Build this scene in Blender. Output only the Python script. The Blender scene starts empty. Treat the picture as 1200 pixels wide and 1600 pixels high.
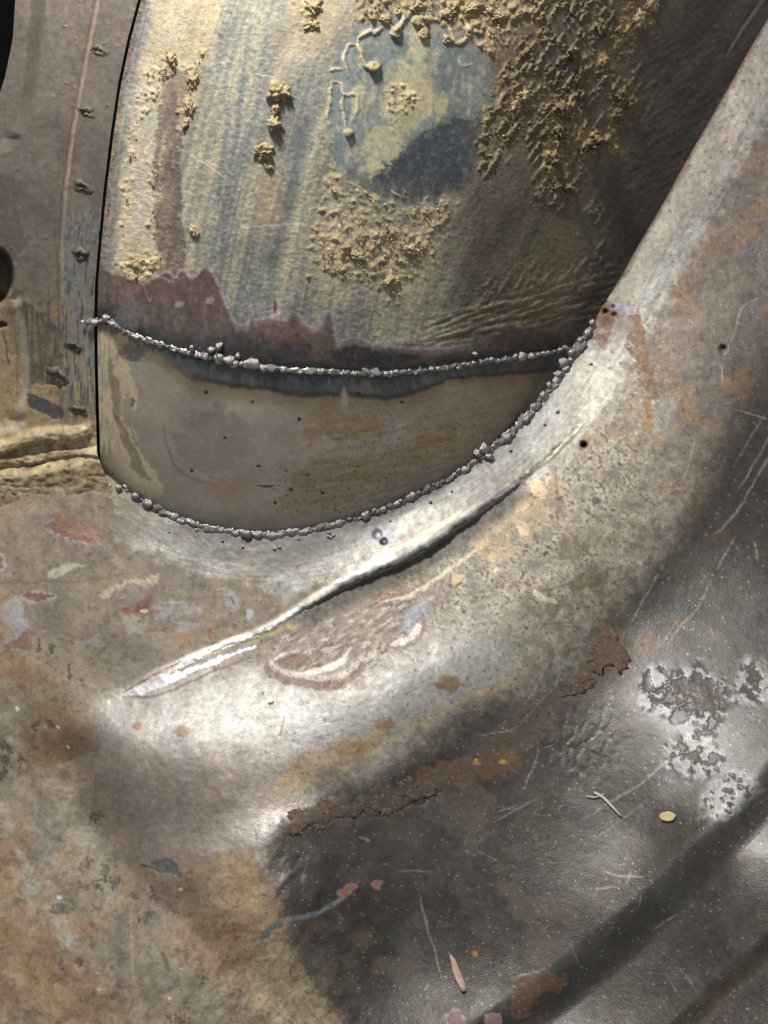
import bpy, bmesh, math, random
import numpy as np
from mathutils import Vector, Matrix

# ------------------------------------------------------------------ camera, world, lamps, exposure
S = bpy.context.scene
col = S.collection
FOV = math.radians(52.0)                 # vertical
F = 800.0 / math.tan(FOV / 2)            # focal length in photo pixels (frame 1200 x 1600)
D0 = 0.80                                # metres from lens to the reference plane
PX = D0 / F                              # size of one photo pixel on that plane
PITCH = math.radians(35.0)
CAM = np.array([0.0, -0.62, 1.06])
R_ = np.array([1.0, 0.0, 0.0])
F_ = np.array([0.0, math.cos(PITCH), -math.sin(PITCH)])
U_ = np.array([0.0, math.sin(PITCH), math.cos(PITCH)])
cam_d = bpy.data.cameras.new("camera")
cam_d.sensor_fit = 'VERTICAL'; cam_d.angle = FOV; cam_d.clip_start = 0.01; cam_d.clip_end = 50
cam = bpy.data.objects.new("camera", cam_d); col.objects.link(cam)
cam.location = CAM; cam.rotation_euler = (math.pi / 2 - PITCH, 0, 0)
S.camera = cam

W = bpy.data.worlds.new("World"); S.world = W; W.use_nodes = True
W.node_tree.nodes["Background"].inputs[0].default_value = (0.93, 0.96, 1.0, 1)
W.node_tree.nodes["Background"].inputs[1].default_value = 0.27

def lamp(name, off, energy, sx, sy, colr, tgt=(0, 0, 0)):
    d = bpy.data.lights.new(name, 'AREA'); d.energy = energy; d.shape = 'RECTANGLE'
    d.size = sx; d.size_y = sy; d.color = colr
    o = bpy.data.objects.new(name, d); col.objects.link(o)
    c = CAM + F_ * D0
    p = c + R_ * off[0] + U_ * off[1] - F_ * off[2]
    o.location = p
    q = Vector(c + R_ * tgt[0] + U_ * tgt[1] - F_ * tgt[2])
    o.rotation_euler = (q - Vector(p)).to_track_quat('-Z', 'Y').to_euler()
    return o
lamp("work_lamp", (-0.21, 0.83, 0.56), 12.6, 0.18, 0.09, (1.0, 0.975, 0.94))
S.view_settings.view_transform = 'Standard'
S.view_settings.look = 'None'
S.view_settings.exposure = 0.0
S.view_settings.gamma = 1.0

# ------------------------------------------------------------------ numeric helpers
rng = np.random.RandomState(7); random.seed(7)
_perm = rng.permutation(256); _perm = np.concatenate([_perm, _perm, _perm])
_ang = rng.rand(256) * 2 * np.pi
_gx, _gy = np.cos(_ang), np.sin(_ang)
def perlin(x, y, seed=0):
    x = x + seed * 17.31; y = y - seed * 9.73
    xi = np.floor(x).astype(np.int64); yi = np.floor(y).astype(np.int64)
    fx = x - xi; fy = y - yi
    xi &= 255; yi &= 255
    u = fx * fx * fx * (fx * (fx * 6 - 15) + 10); v = fy * fy * fy * (fy * (fy * 6 - 15) + 10)
    def g(ix, iy, dx, dy):
        k = _perm[_perm[ix] + iy]
        return _gx[k] * dx + _gy[k] * dy
    a = g(xi, yi, fx, fy); b = g(xi + 1, yi, fx - 1, fy)
    c = g(xi, yi + 1, fx, fy - 1); d = g(xi + 1, yi + 1, fx - 1, fy - 1)
    return ((a + (b - a) * u) + ((c + (d - c) * u) - (a + (b - a) * u)) * v) * 1.5
def fbm(x, y, s, o=4, seed=0, sx=1.0, sy=1.0, ang=0.0, gain=0.5):
    if sx == sy: ang = ang + .47 + seed * .61
    ca, sa = math.cos(ang), math.sin(ang)
    u = (x * ca + y * sa) / (s * sx); v = (-x * sa + y * ca) / (s * sy)
    r = 0.0; a = 1.0; t = 0.0
    for i in range(o):
        r = r + a * perlin(u, v, seed + i * 3); t += a; a *= gain
        if sx == sy: u, v = (u * .8 - v * .6) * 2.03 + 11.7, (u * .6 + v * .8) * 2.03 - 5.1
        else: u = u * 2.03 + 3.1; v = v * 2.03 + 1.7
    return r / t * 1.25
def worley(x, y, s, seed=0):
    u = x / s; v = y / s
    xi = np.floor(u).astype(np.int64); yi = np.floor(v).astype(np.int64)
    f1 = np.full(u.shape, 9.0); f2 = np.full(u.shape, 9.0); cid = np.zeros(u.shape)
    for dx in (-1, 0, 1):
        for dy in (-1, 0, 1):
            k = _perm[_perm[(xi + dx + seed * 7) & 255] + ((yi + dy + seed * 13) & 255)]
            k2 = _perm[k + 31]
            d = np.hypot(xi + dx + k / 255.0 - u, yi + dy + k2 / 255.0 - v)
            c = d < f1
            f2 = np.where(c, f1, np.minimum(f2, d)); cid = np.where(c, k / 255.0, cid); f1 = np.where(c, d, f1)
    return f1, f2, cid
def specks(x, y, s, frac, seed=0, r0=.12, r1=.32):
    f1, f2, cid = worley(x, y, s, seed)
    q = (cid * 7.13 + seed * .37) % 1.0; rad = r0 + (r1 - r0) * ((cid * 31.7) % 1.0)
    return ss(rad, rad * .55, f1) * (q < frac)
def ss(a, b, v):
    t = np.clip((v - a) / (b - a), 0, 1)
    return t * t * (3 - 2 * t)
def c8(r, g, b):
    v = np.array([r, g, b], float) / 255.0
    return np.where(v <= 0.04045, v / 12.92, ((v + 0.055) / 1.055) ** 2.4)
def cr(pts, n=4, closed=False):
    P = np.array(pts, float)
    if closed: P = np.vstack([P[-1], P, P[0], P[1]])
    else: P = np.vstack([2 * P[0] - P[1], P, 2 * P[-1] - P[-2]])
    out = []
    for i in range(1, len(P) - 2):
        for k in range(n):
            t = k / n
            out.append(0.5 * (2 * P[i] + (P[i + 1] - P[i - 1]) * t + (2 * P[i - 1] - 5 * P[i] + 4 * P[i + 1] - P[i + 2]) * t * t
                              + (3 * P[i] - P[i - 1] - 3 * P[i + 1] + P[i + 2]) * t ** 3))
    if not closed: out.append(P[-2])
    return np.array(out)
def seg(x, y, pts):
    """distance, arclength, signed side and closest point to a polyline"""
    d = np.full(x.shape, 1e9); t = np.zeros(x.shape); sg = np.zeros(x.shape); qx = np.zeros(x.shape); qy = np.zeros(x.shape)
    L = 0.0
    for (ax, ay), (bx, by) in zip(pts[:-1], pts[1:]):
        ex, ey = bx - ax, by - ay; l2 = ex * ex + ey * ey
        if l2 < 1e-9: continue
        u = np.clip(((x - ax) * ex + (y - ay) * ey) / l2, 0, 1)
        cx = ax + u * ex; cy = ay + u * ey
        dd = np.hypot(x - cx, y - cy); m = dd < d
        l = math.sqrt(l2)
        d = np.where(m, dd, d); t = np.where(m, L + u * l, t)
        sg = np.where(m, (ex * (y - ay) - ey * (x - ax)) / l, sg)
        qx = np.where(m, cx, qx); qy = np.where(m, cy, qy)
        L += l
    return d, t, np.where(sg < 0, -d, d), qx, qy, L
def inside(x, y, pts):
    r = np.zeros(x.shape, bool); n = len(pts); j = n - 1
    for i in range(n):
        xi, yi = pts[i]; xj, yj = pts[j]
        if yi != yj:
            c = ((yi > y) != (yj > y)) & (x < (xj - xi) * (y - yi) / (yj - yi) + xi)
            r ^= c
        j = i
    return r
def sdf(x, y, pts):
    P = np.vstack([pts, pts[:1]])
    d, t, s, qx, qy, L = seg(x, y, P)
    return np.where(inside(x, y, pts), -d, d), qx, qy
def W3(x, y, h):
    """photo pixel + height over the reference plane (in px, towards the lens) -> world"""
    d = D0 - np.asarray(h) * PX
    a = (np.asarray(x) - 600.0) * d / F; b = (800.0 - np.asarray(y)) * d / F
    return CAM + F_ * d[..., None] + R_ * a[..., None] + U_ * b[..., None]
def W1(x, y, h):
    return Vector(W3(np.array([float(x)]), np.array([float(y)]), np.array([float(h)]))[0])

# ------------------------------------------------------------------ the big curves
SEAM = cr([(130, 502), (165, 501), (200, 519), (250, 538), (300, 552), (350, 562), (400, 572), (450, 578), (500, 580), (550, 583), (600, 584), (650, 580), (700, 573), (750, 566), (800, 560), (850, 552), (898, 545)])
WELD = cr([(160, 735), (205, 772), (260, 803), (330, 826), (400, 835), (460, 832), (520, 820), (580, 802), (640, 778), (700, 748), (760, 709), (815, 660), (860, 610), (895, 560), (925, 512)])
CRACK = [(222, -200), (218, 0), (202, 60), (187, 130), (175, 210), (165, 290), (157, 370), (151, 440), (149.5, 505), (151, 600), (154, 708)]
EDGE = [(925, 512), (938, 484), (955, 458), (972, 430), (990, 396), (1016, 352), (1040, 311), (1063, 268), (1088, 224), (1108, 190), (1130, 151), (1152, 112), (1176, 69), (1200, 28), (1262, -80), (1335, -200)]
LIP = cr([(186, 1088), (260, 1052), (350, 1012), (420, 985), (500, 937), (560, 907), (620, 882), (680, 848), (740, 806), (800, 762), (835, 732), (880, 690), (925, 645)])
VALLEY = [(1745, -200), (1400, 300), (1300, 480), (1200, 655), (1080, 860), (960, 990), (830, 1110), (640, 1235), (470, 1300), (405, 1330), (425, 1400), (440, 1440), (490, 1520), (545, 1610), (640, 1800)]
CHAN = cr([(1760, 640), (1420, 1000), (1200, 1240), (1110, 1336), (1010, 1436), (915, 1516), (825, 1584), (690, 1670)])
CHAN2 = cr([(1760, 920), (1420, 1260), (1200, 1480), (1130, 1540), (1060, 1610), (960, 1700)])

def h_dome(x, y):
    dx = x - 420.0; dy = y - 735.0
    return 60.0 - np.where(dx > 0, dx * dx / 1100.0, dx * dx / 1700.0) - 0.35 * dy - 0.00022 * dy * dy - np.maximum(0, x - 780.0) ** 2 / 1300.0 - 0.12 * (y - 250.0) * ss(700, 1000, x)
CTRL = np.array([
 (-200, 800, 10), (0, 785, 5), (80, 765, 10), (160, 735, 20), (260, 802, 22), (400, 835, 25), (520, 820, 21), (640, 778, 0), (760, 709, -36), (860, 610, -72), (905, 545, -84),
 (960, 450, -72), (1040, 310, -62), (1130, 150, -60), (1200, 30, -58), (1300, -150, -55),
 (1060, 450, -48), (1150, 420, -34), (1200, 300, -38), (1200, 150, -45), (1350, 100, -40), (1380, -100, -45),
 (500, 935, 58), (650, 866, 26), (800, 760, -22), (350, 1010, 88), (190, 1085, 125), (900, 690, -35),
 (950, 800, 20), (1050, 700, 10), (1100, 600, -4), (1200, 500, -15), (1300, 330, -28),
 (1200, 660, 4), (1080, 860, 42), (960, 990, 86), (830, 1110, 130), (640, 1235, 180), (1300, 480, -15),
 (900, 900, 70), (800, 970, 98), (700, 1040, 128), (600, 1085, 148), (450, 1130, 168), (300, 1180, 192), (300, 1240, 212), (430, 1215, 204), (180, 1150, 168), (170, 1210, 188), (110, 1190, 160),
 (1010, 1100, 150), (1100, 1100, 174), (1200, 1000, 128), (1200, 850, 48), (1350, 800, 20), (1350, 600, -20), (1100, 1250, 256), (1000, 1300, 226), (900, 1230, 174), (830, 1250, 176), (900, 1400, 244), (700, 1400, 220), (600, 1500, 254), (800, 1560, 284), (1200, 1200, 262), (1350, 1100, 235),
 (1150, 1340, 330), (1250, 1400, 382), (1100, 1500, 352), (1000, 1650, 372), (1300, 1700, 500),
 (0, 1000, 95), (100, 900, 62), (200, 950, 80), (0, 1150, 150), (100, 1130, 150), (70, 1250, 186), (160, 1300, 205), (300, 1320, 238), (240, 1400, 270), (300, 1450, 300), (100, 1450, 290), (200, 1600, 365), (450, 1400, 285), (0, 1600, 360), (450, 1600, 345), (-180, 1200, 170), (-180, 1700, 410), (300, 1750, 425), (700, 1750, 400),
], float)
def _tps():
    c = CTRL; n = len(c); sc = 500.0
    def U(r2): return np.where(r2 > 1e-12, 0.5 * r2 * np.log(np.maximum(r2, 1e-12)), 0)
    px = c[:, 0] / sc; py = c[:, 1] / sc
    A = np.zeros((n + 3, n + 3))
    A[:n, :n] = U((px[:, None] - px) ** 2 + (py[:, None] - py) ** 2) + np.eye(n) * 0.004
    A[:n, n] = 1; A[:n, n + 1] = px; A[:n, n + 2] = py; A[n:, :n] = A[:n, n:].T
    w = np.linalg.solve(A, np.concatenate([c[:, 2], [0, 0, 0]]))
    def f(x, y):
        x = np.asarray(x, float) / sc; y = np.asarray(y, float) / sc
        r = w[n] + w[n + 1] * x + w[n + 2] * y
        for i in range(n): r = r + w[i] * U((x - px[i]) ** 2 + (y - py[i]) ** 2)
        return r
    return f
tps = _tps()
LIPT = None
def h_floor(x, y):
    h = tps(x, y)
    # lip: upper sheet rises to a torn edge and drops on to the lower sheet
    d, t, s, qx, qy, L = seg(x, y, LIP)
    s = s + (2.2 * perlin(t / 9.0, x * 0 + 1.7) + 3.5 * perlin(t / 34.0, x * 0 + 4.2)) * np.exp(-(s / 9.0) ** 2)
    tt = t / L
    A = np.interp(tt, [0, .06, .2, .33, .42, .5, .6, .72, .80, .86, .93, 1.0], [0, .2, .8, 2.4, 7, 12.5, 15.5, 12.5, 6, 2, 1, 0])
    end = ss(0, .03, tt) * ss(1, .97, tt)
    up = A * 0.75 * ss(-75, -8, s) * (s <= 0) - A * 0.18 * ss(-7, 0, s) * (s <= 0)
    dn = -A * 0.62 * ss(95, 6, s) * (s > 0)
    jump = ss(-1.5, 3.0, s)
    h = h + end * (up * (1 - jump) + (A * 0.57) * ss(-1.5, 3, s) * (1 - jump) * 0 + dn * jump)
    # channel pressed into the boot floor, then a lower second shelf
    d, t, s, qx, qy, L = seg(x, y, CHAN)
    h = h - 27 * ss(42, -36, s)
    d, t, s, qx, qy, L = seg(x, y, CHAN2)
    h = h - 12 * ss(20, -20, s)
    # left fold running down from the end of the roll
    d, t, s, qx, qy, L = seg(x, y, FOLD)
    h = h - 10 * np.exp(-(s / 40.0) ** 2) * ss(0, 60, t) * ss(L, L - 120, t)
    d, t, s, qx, qy, L = seg(x, y, RIDGE)
    h = h + 3.2 * np.exp(-(s / 28.0) ** 2) * ss(-5, 70, t) * ss(L, L - 90, t)
    # small dents
    for cx, cy, r, a in DENTS:
        q = np.hypot(x - cx, y - cy) / r
        h = h - a * np.exp(-(q ** 4))
    return h
FOLD = cr([(120, 1130), (130, 1210), (165, 1290), (215, 1370), (290, 1440), (380, 1520), (460, 1640)])
RIDGE = cr([(360, 1345), (430, 1305), (520, 1262), (600, 1222), (680, 1180)])
DENTS = [(912, 695, 4.6, 24), (946, 487, 4, 10), (960, 492, 4, 8), (600, 846, 5, 4), (1130, 545, 6, 8), (590, 835, 7, 3)]

# ------------------------------------------------------------------ sheets
GS = 2.0
class Sheet:
    def __init__(s, poly, hf):
        poly = np.array(poly, float)
        x0, y0 = np.maximum(poly.min(0) - 6, (-420, -190)); x1, y1 = np.minimum(poly.max(0) + 6, (1700, 1900))
        def axis(a, b, lo, hi):            # fine where the photo looks, coarser beyond its edges
            m = np.arange(max(a, lo), min(b, hi) + GS, GS)
            p = np.arange(a, max(a, lo), 8.0); q = np.arange(m[-1] + 8.0, b + 8.0, 8.0) if b > m[-1] else np.zeros(0)
            return np.concatenate([p[:-1] if len(p) and max(a, lo) - p[-1] < 3 else p, m, q])
        xs = axis(x0, x1, -24.0, 1224.0); ys = axis(y0, y1, -24.0, 1624.0)
        X, Y = np.meshgrid(xs, ys); ny, nx = X.shape
        X = X.ravel(); Y = Y.ravel()
        sd, qx, qy = sdf(X, Y, poly)
        ins = sd < 0
        k = np.arange(ny * nx).reshape(ny, nx)
        quads = np.stack([k[:-1, :-1], k[1:, :-1], k[1:, 1:], k[:-1, 1:]], -1).reshape(-1, 4)
        keep = ins[quads].any(1)
        quads = quads[keep]
        out = ~ins
        X = np.where(out, qx, X); Y = np.where(out, qy, Y)
        used = np.unique(quads); mp = np.full(ny * nx, -1); mp[used] = np.arange(len(used))
        s.q = mp[quads]; s.x = X[used]; s.y = Y[used]; s.n = len(used)
        s.h = hf(s.x, s.y)
        s.c = np.zeros((s.n, 3)) + 0.2; s.met = np.zeros(s.n); s.rgh = np.full(s.n, 0.6); s.bmp = np.full(s.n, 0.3)
    # ---- painting: every mark is a patch of pigment, rust or bare steel with its own outline
    def near(s, x0, y0, x1, y1):
        return np.nonzero((s.x > x0) & (s.x < x1) & (s.y > y0) & (s.y < y1))[0]
    def lay(s, m, c=None, met=None, rgh=None, bmp=None, dh=None, i=None):
        i = slice(None) if i is None else i
        if c is not None: s.c[i] += (np.asarray(c) - s.c[i]) * m[:, None]
        if met is not None: s.met[i] += (met - s.met[i]) * m
        if rgh is not None: s.rgh[i] += (rgh - s.rgh[i]) * m
        if bmp is not None: s.bmp[i] += (bmp - s.bmp[i]) * m
        if dh is not None: s.h[i] += dh * m
    def fb(s, sc, o=4, seed=0, i=None, **k):
        i = slice(None) if i is None else i
        return fbm(s.x[i], s.y[i], sc, o, seed, **k)
    def dissolve(s, a, i, seed, k=1.0):
        nf = fbm(s.x[i], s.y[i], 15, 5, seed + 31, gain=.66)
        a = ss(.28, .72, a + k * .62 * nf * np.sqrt(np.clip(4 * a * (1 - a), 0, 1)))
        return a * (1 - .38 * ss(.05, .55, fbm(s.x[i], s.y[i], 10, 3, seed + 37, gain=.7)))
    def poly(s, pts, c=None, soft=4, na=6, ns=22, seed=1, smooth=True, op=1.0, breakup=0, bs=14, grow=0, **k):
        P = cr(pts, 5, True) if smooth else np.array(pts, float)
        m = soft + na * 2 + 4 + grow
        i = s.near(P[:, 0].min() - m, P[:, 1].min() - m, P[:, 0].max() + m, P[:, 1].max() + m)
        if not len(i): return
        d, _, _ = sdf(s.x[i], s.y[i], P)
        d = d + 1.25 * na * s.fb(ns, 6, seed, i, gain=.62) - grow
        a = ss(soft * 1.4, -soft * 1.4, d)
        a = (s.dissolve(a, i, seed) if soft < 18 else a * (1 - .2 * ss(-.1, .6, fbm(s.x[i], s.y[i], 22, 6, seed + 37, gain=.75)))) * op
        if breakup: a = a * ss(-0.25, 0.25, s.fb(bs, 4, seed + 5, i) + 0.6 - breakup)
        s.lay(a, c, i=i, **k)
    def blob(s, cx, cy, rx, ry=None, c=None, ang=0, soft=.3, na=.35, ns=None, seed=1, op=1.0, breakup=0, bs=14, **k):
        ry = ry or rx; r = max(rx, ry) * (1.6 + soft)
        i = s.near(cx - r, cy - r, cx + r, cy + r)
        if not len(i): return
        dx = s.x[i] - cx; dy = s.y[i] - cy; ca, sa = math.cos(ang), math.sin(ang)
        q = np.hypot((dx * ca + dy * sa) / rx, (-dx * sa + dy * ca) / ry) + na * 1.2 * s.fb(ns or max(6, min(rx, ry) * .8), 5, seed, i, gain=.62)
        a = s.dissolve(ss(1 + soft, 1 - soft, q), i, seed, .9) * op
        if breakup: a = a * ss(-0.25, 0.25, s.fb(bs, 4, seed + 5, i) + 0.6 - breakup)
        s.lay(a, c, i=i, **k)
    def line(s, pts, w, c=None, soft=None, seed=1, wob=0, taper=.15, op=1.0, smooth=True, breakup=0, bs=8, tick=0, **k):
        P = cr(pts, 5) if smooth and len(pts) > 2 else np.array(pts, float)
        soft = soft if soft is not None else max(1.2, w * .5); m = w + soft + abs(wob) * 2 + 3
        i = s.near(P[:, 0].min() - m, P[:, 1].min() - m, P[:, 0].max() + m, P[:, 1].max() + m)
        if not len(i): return
        xx, yy = s.x[i], s.y[i]
        if wob: xx = xx + wob * fbm(xx, yy, 24, 3, seed + 2); yy = yy + wob * fbm(xx, yy, 24, 3, seed + 8)
        d, t, sg, _, _, L = seg(xx, yy, P)
        ww = w * (1 + .35 * perlin(t / 13.0, t * 0 + seed * 1.3))
        if taper: ww = ww * (0.15 + .85 * ss(0, taper, t / L) * ss(1, 1 - taper, t / L))
        a = ss(ww * .5 + soft * .5, ww * .5 - soft * .5, d) * op
        a = a * (1 - .45 * ss(.0, .5, fbm(xx, yy, 7, 3, seed + 41, gain=.7)))
        if tick: a = a * (0.62 + .38 * ss(-.4, .6, np.sin((t + 1.6 * perlin(t / 11.0, t * 0 + 3.3)) * 2 * np.pi / tick)))
        if breakup: a = a * ss(-0.25, 0.25, s.fb(bs, 3, seed + 5, i) + 0.6 - breakup)
        s.lay(a, c, i=i, **k)
    def build(s, name, mat, parent=None, skirt=8):
        v = W3(s.x, s.y, s.h)
        q = s.q
        # rim: every open edge gets a wall going back from the lens, the thickness of the sheet
        e = np.concatenate([q[:, [0, 1]], q[:, [1, 2]], q[:, [2, 3]], q[:, [3, 0]]])
        key = np.sort(e, 1); key = key[:, 0] * (s.n + 1) + key[:, 1]
        _, first, cnt = np.unique(key, return_index=True, return_counts=True)
        b = e[first[cnt == 1]]
        bv = np.unique(b); mp = np.zeros(s.n, int); mp[bv] = s.n + np.arange(len(bv)); nb = len(bv)
        v2 = W3(s.x[bv], s.y[bv], s.h[bv] - skirt)
        rim = np.stack([mp[b[:, 1]], mp[b[:, 0]], mp[b[:, 0]] + nb, mp[b[:, 1]] + nb], 1)
        V = np.vstack([v, v[bv], v2]); Q = np.vstack([q, rim]).astype(np.int32)
        me = bpy.data.meshes.new(name)
        me.vertices.add(len(V)); me.vertices.foreach_set("co", V.astype(np.float32).ravel())
        me.loops.add(len(Q) * 4); me.loops.foreach_set("vertex_index", Q.ravel())
        me.polygons.add(len(Q)); me.polygons.foreach_set("loop_start", np.arange(0, len(Q) * 4, 4, dtype=np.int32))
        me.polygons.foreach_set("use_smooth", np.ones(len(Q), bool))
        me.update(calc_edges=True)
        ex = lambda a: np.concatenate([a, a[bv], a[bv]])
        C = np.ones((len(V), 4), np.float32); C[:, :3] = np.clip(np.vstack([s.c, s.c[bv], s.c[bv]]), 0, 1)
        M = np.ones((len(V), 4), np.float32); M[:, 0] = ex(s.met); M[:, 1] = ex(s.rgh); M[:, 2] = ex(s.bmp)
        a = me.attributes.new("pigment", 'FLOAT_COLOR', 'POINT'); a.data.foreach_set("color", C.ravel())
        a = me.attributes.new("surface", 'FLOAT_COLOR', 'POINT'); a.data.foreach_set("color", np.clip(M, 0, 1).ravel())
        me.materials.append(mat)
        o = bpy.data.objects.new(name, me); col.objects.link(o); o.parent = parent
        return o

# ------------------------------------------------------------------ materials
def nodes(name):
    m = bpy.data.materials.new(name); m.use_nodes = True
    nt = m.node_tree; b = nt.nodes["Principled BSDF"]
    return m, nt, b
def sheet_mat(name, fine=700.0, bump=0.25, speck=0.12, fleck=.5, scr=.5, angs=(.5, 1.1, 2.4)):
    """steel sheet: pigment and surface masks from the sheet, fine grain, specks and relief from noise"""
    m, nt, b = nodes(name); N = nt.nodes; L = nt.links
    def nd(t, **k):
        n = N.new(t)
        for a, v in k.items(): setattr(n, a, v)
        return n
    pig = nd('ShaderNodeAttribute', attribute_name="pigment"); sur = nd('ShaderNodeAttribute', attribute_name="surface")
    sep = nd('ShaderNodeSeparateColor'); L.new(sur.outputs['Color'], sep.inputs[0])
    tc = nd('ShaderNodeTexCoord')
    def noise(sc, det=4, ro=.6):
        n = nd('ShaderNodeTexNoise'); n.inputs['Scale'].default_value = sc; n.inputs['Detail'].default_value = det; n.inputs['Roughness'].default_value = ro
        L.new(tc.outputs['Object'], n.inputs['Vector']); return n
    n1 = noise(fine, 5, .65); n2 = noise(fine * .28, 4, .6); n3 = noise(fine * 1.9, 2, .5)
    def mr(src, a, b_, c, d):
        r = nd('ShaderNodeMapRange'); L.new(src, r.inputs[0])
        for i, v in zip((1, 2, 3, 4), (a, b_, c, d)): r.inputs[i].default_value = v
        return r.outputs[0]
    def mul(a, b_, op='MULTIPLY'):
        r = nd('ShaderNodeMath', operation=op)
        for i, v in enumerate((a, b_)):
            if isinstance(v, (int, float)): r.inputs[i].default_value = v
            else: L.new(v, r.inputs[i])
        return r.outputs[0]
    f = mul(mr(n1.outputs[0], .3, .7, 1 - speck * 1.6, 1 + speck * 1.6), mr(n2.outputs[0], .3, .7, 1 - speck, 1 + speck))
    pit = mr(n3.outputs[0], .66, .74, 1.0, 1 - speck * 2.5)
    f = mul(f, pit)
    n4 = noise(fine * 3.1, 2, .6); f = mul(f, mr(n4.outputs[0], .3, .7, 1 - speck * 1.8, 1 + speck * 1.8))
    # crisp stains and bare flecks
    n5 = noise(95, 9, .72); n6 = noise(210, 8, .74)
    st = mul(mr(n5.outputs[0], .50, .57, 0, 1), mr(n6.outputs[0], .47, .54, 0, 1))
    dull = mr(sep.outputs[0], .0, .6, 1.0, .12); st = mul(st, dull)
    f = mul(f, mr(st, 0, 1, 1, 1 - .42 * fleck))
    li = mul(mr(n6.outputs[0], .56, .61, 0, 1), mr(n5.outputs[0], .42, .52, 1, .25))
    f = mul(f, mr(mul(li, dull), 0, 1, 1, 1 + .32 * fleck))
    # hairline scratches and sanding marks in a few directions
    tot = None
    for k, an in enumerate(angs):
        a = R_ * math.cos(an) + U_ * math.sin(an); c = -R_ * math.sin(an) + U_ * math.cos(an)
        comb = nd('ShaderNodeCombineXYZ')
        for j, (v, sc) in enumerate(((a, 26.0 + 9 * k), (c, 1500.0 - 300 * k))):
            dp = nd('ShaderNodeVectorMath', operation='DOT_PRODUCT'); dp.inputs[1].default_value = tuple(v * sc)
            L.new(tc.outputs['Object'], dp.inputs[0]); L.new(dp.outputs['Value'], comb.inputs[j])
        comb.inputs[2].default_value = k * 7.3
        nn = nd('ShaderNodeTexNoise'); nn.inputs['Scale'].default_value = 1.0; nn.inputs['Detail'].default_value = 2.5; L.new(comb.outputs[0], nn.inputs['Vector'])
        gate = nd('ShaderNodeTexNoise'); gate.inputs['Scale'].default_value = 14 + 6 * k; L.new(tc.outputs['Object'], gate.inputs['Vector'])
        m_ = mul(mr(nn.outputs[0], .66, .74, 0, 1), mr(gate.outputs[0], .45, .6, 0, 1))
        tot = m_ if tot is None else mul(tot, m_, 'MAXIMUM')
    f = mul(f, mr(tot, 0, 1, 1, 1 + .75 * scr))
    mx = nd('ShaderNodeMix', data_type='RGBA', blend_type='MULTIPLY'); mx.inputs[0].default_value = 1.0
    cmb = nd('ShaderNodeCombineColor')
    for i in range(3): L.new(f, cmb.inputs[i])
    L.new(pig.outputs['Color'], mx.inputs[6]); L.new(cmb.outputs[0], mx.inputs[7])
    L.new(mx.outputs[2], b.inputs['Base Color'])
    L.new(sep.outputs[0], b.inputs['Metallic'])
    ro = mul(mul(sep.outputs[1], mr(n2.outputs[0], .3, .7, .85, 1.15)), mr(st, 0, 1, 1, 1.2)); L.new(ro, b.inputs['Roughness'])
    bp = nd('ShaderNodeBump'); bp.inputs['Distance'].default_value = 0.0011
    L.new(mul(sep.outputs[2], bump * 4, 'MULTIPLY'), bp.inputs['Strength'])
    L.new(n1.outputs[0], bp.inputs['Height']); L.new(bp.outputs[0], b.inputs['Normal'])
    return m
def plain_mat(name, c, met=0.0, rgh=0.6, var=.25, scale=400, bump=.3):
    m, nt, b = nodes(name); N = nt.nodes; L = nt.links
    tc = N.new('ShaderNodeTexCoord'); n = N.new('ShaderNodeTexNoise'); n.inputs['Scale'].default_value = scale; n.inputs['Detail'].default_value = 5
    L.new(tc.outputs['Object'], n.inputs['Vector'])
    r = N.new('ShaderNodeValToRGB'); c = np.array(c)
    r.color_ramp.elements[0].position = .3; r.color_ramp.elements[1].position = .7
    r.color_ramp.elements[0].color = (*(c * (1 - var)), 1); r.color_ramp.elements[1].color = (*np.clip(c * (1 + var), 0, 1), 1)
    L.new(n.outputs[0], r.inputs[0]); L.new(r.outputs[0], b.inputs['Base Color'])
    b.inputs['Metallic'].default_value = met; b.inputs['Roughness'].default_value = rgh
    bp = N.new('ShaderNodeBump'); bp.inputs['Distance'].default_value = .0008; bp.inputs['Strength'].default_value = bump
    L.new(n.outputs[0], bp.inputs['Height']); L.new(bp.outputs[0], b.inputs['Normal'])
    return m
M_housing = sheet_mat("housing_sheet", 700, .22, .13, .45, .35, (1.35, 1.2, .3))
M_patch = sheet_mat("patch_steel", 900, .05, .05, .10, .3, (.15, .35, 2.6))
M_side = sheet_mat("side_sheet", 800, .08, .10, .3, .25, (1.5, .4, 2.2))
M_floor = sheet_mat("floor_sheet", 700, .12, .085, .8, .7, (.5, .15, 2.2))
M_boot = sheet_mat("boot_sheet", 1050, .24, .10, .4, .6, (.75, 2.0, 1.2)); _b = M_boot.node_tree.nodes["Principled BSDF"]; _b.inputs["Coat Weight"].default_value = .32; _b.inputs["Coat Roughness"].default_value = .30
M_bead = plain_mat("weld_metal", c8(156, 152, 148), .8, .30, .35, 260, .4)
M_bead_dark = plain_mat("weld_metal_dark", c8(130, 127, 123), .7, .38, .35, 260, .5)
M_dirt = plain_mat("dried_dirt", c8(172, 155, 121), 0, .95, .3, 700, .6)
M_dirt_shaded = plain_mat("dried_dirt_shaded", c8(122, 109, 86), 0, .95, .25, 700, .6)  # same dirt, darkened for the flank turned away from the lamp
M_seal = plain_mat("sealer", c8(180, 160, 124), 0, .85, .2, 160, .5)
M_rust = plain_mat("rust_scale", c8(98, 80, 64), 0, .85, .45, 420, 1.0)
M_straw = plain_mat("straw", c8(205, 195, 175), 0, .7, .15, 300, .2)
M_flake = plain_mat("flake", c8(206, 188, 142), 0, .7, .15, 300, .3)
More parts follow.
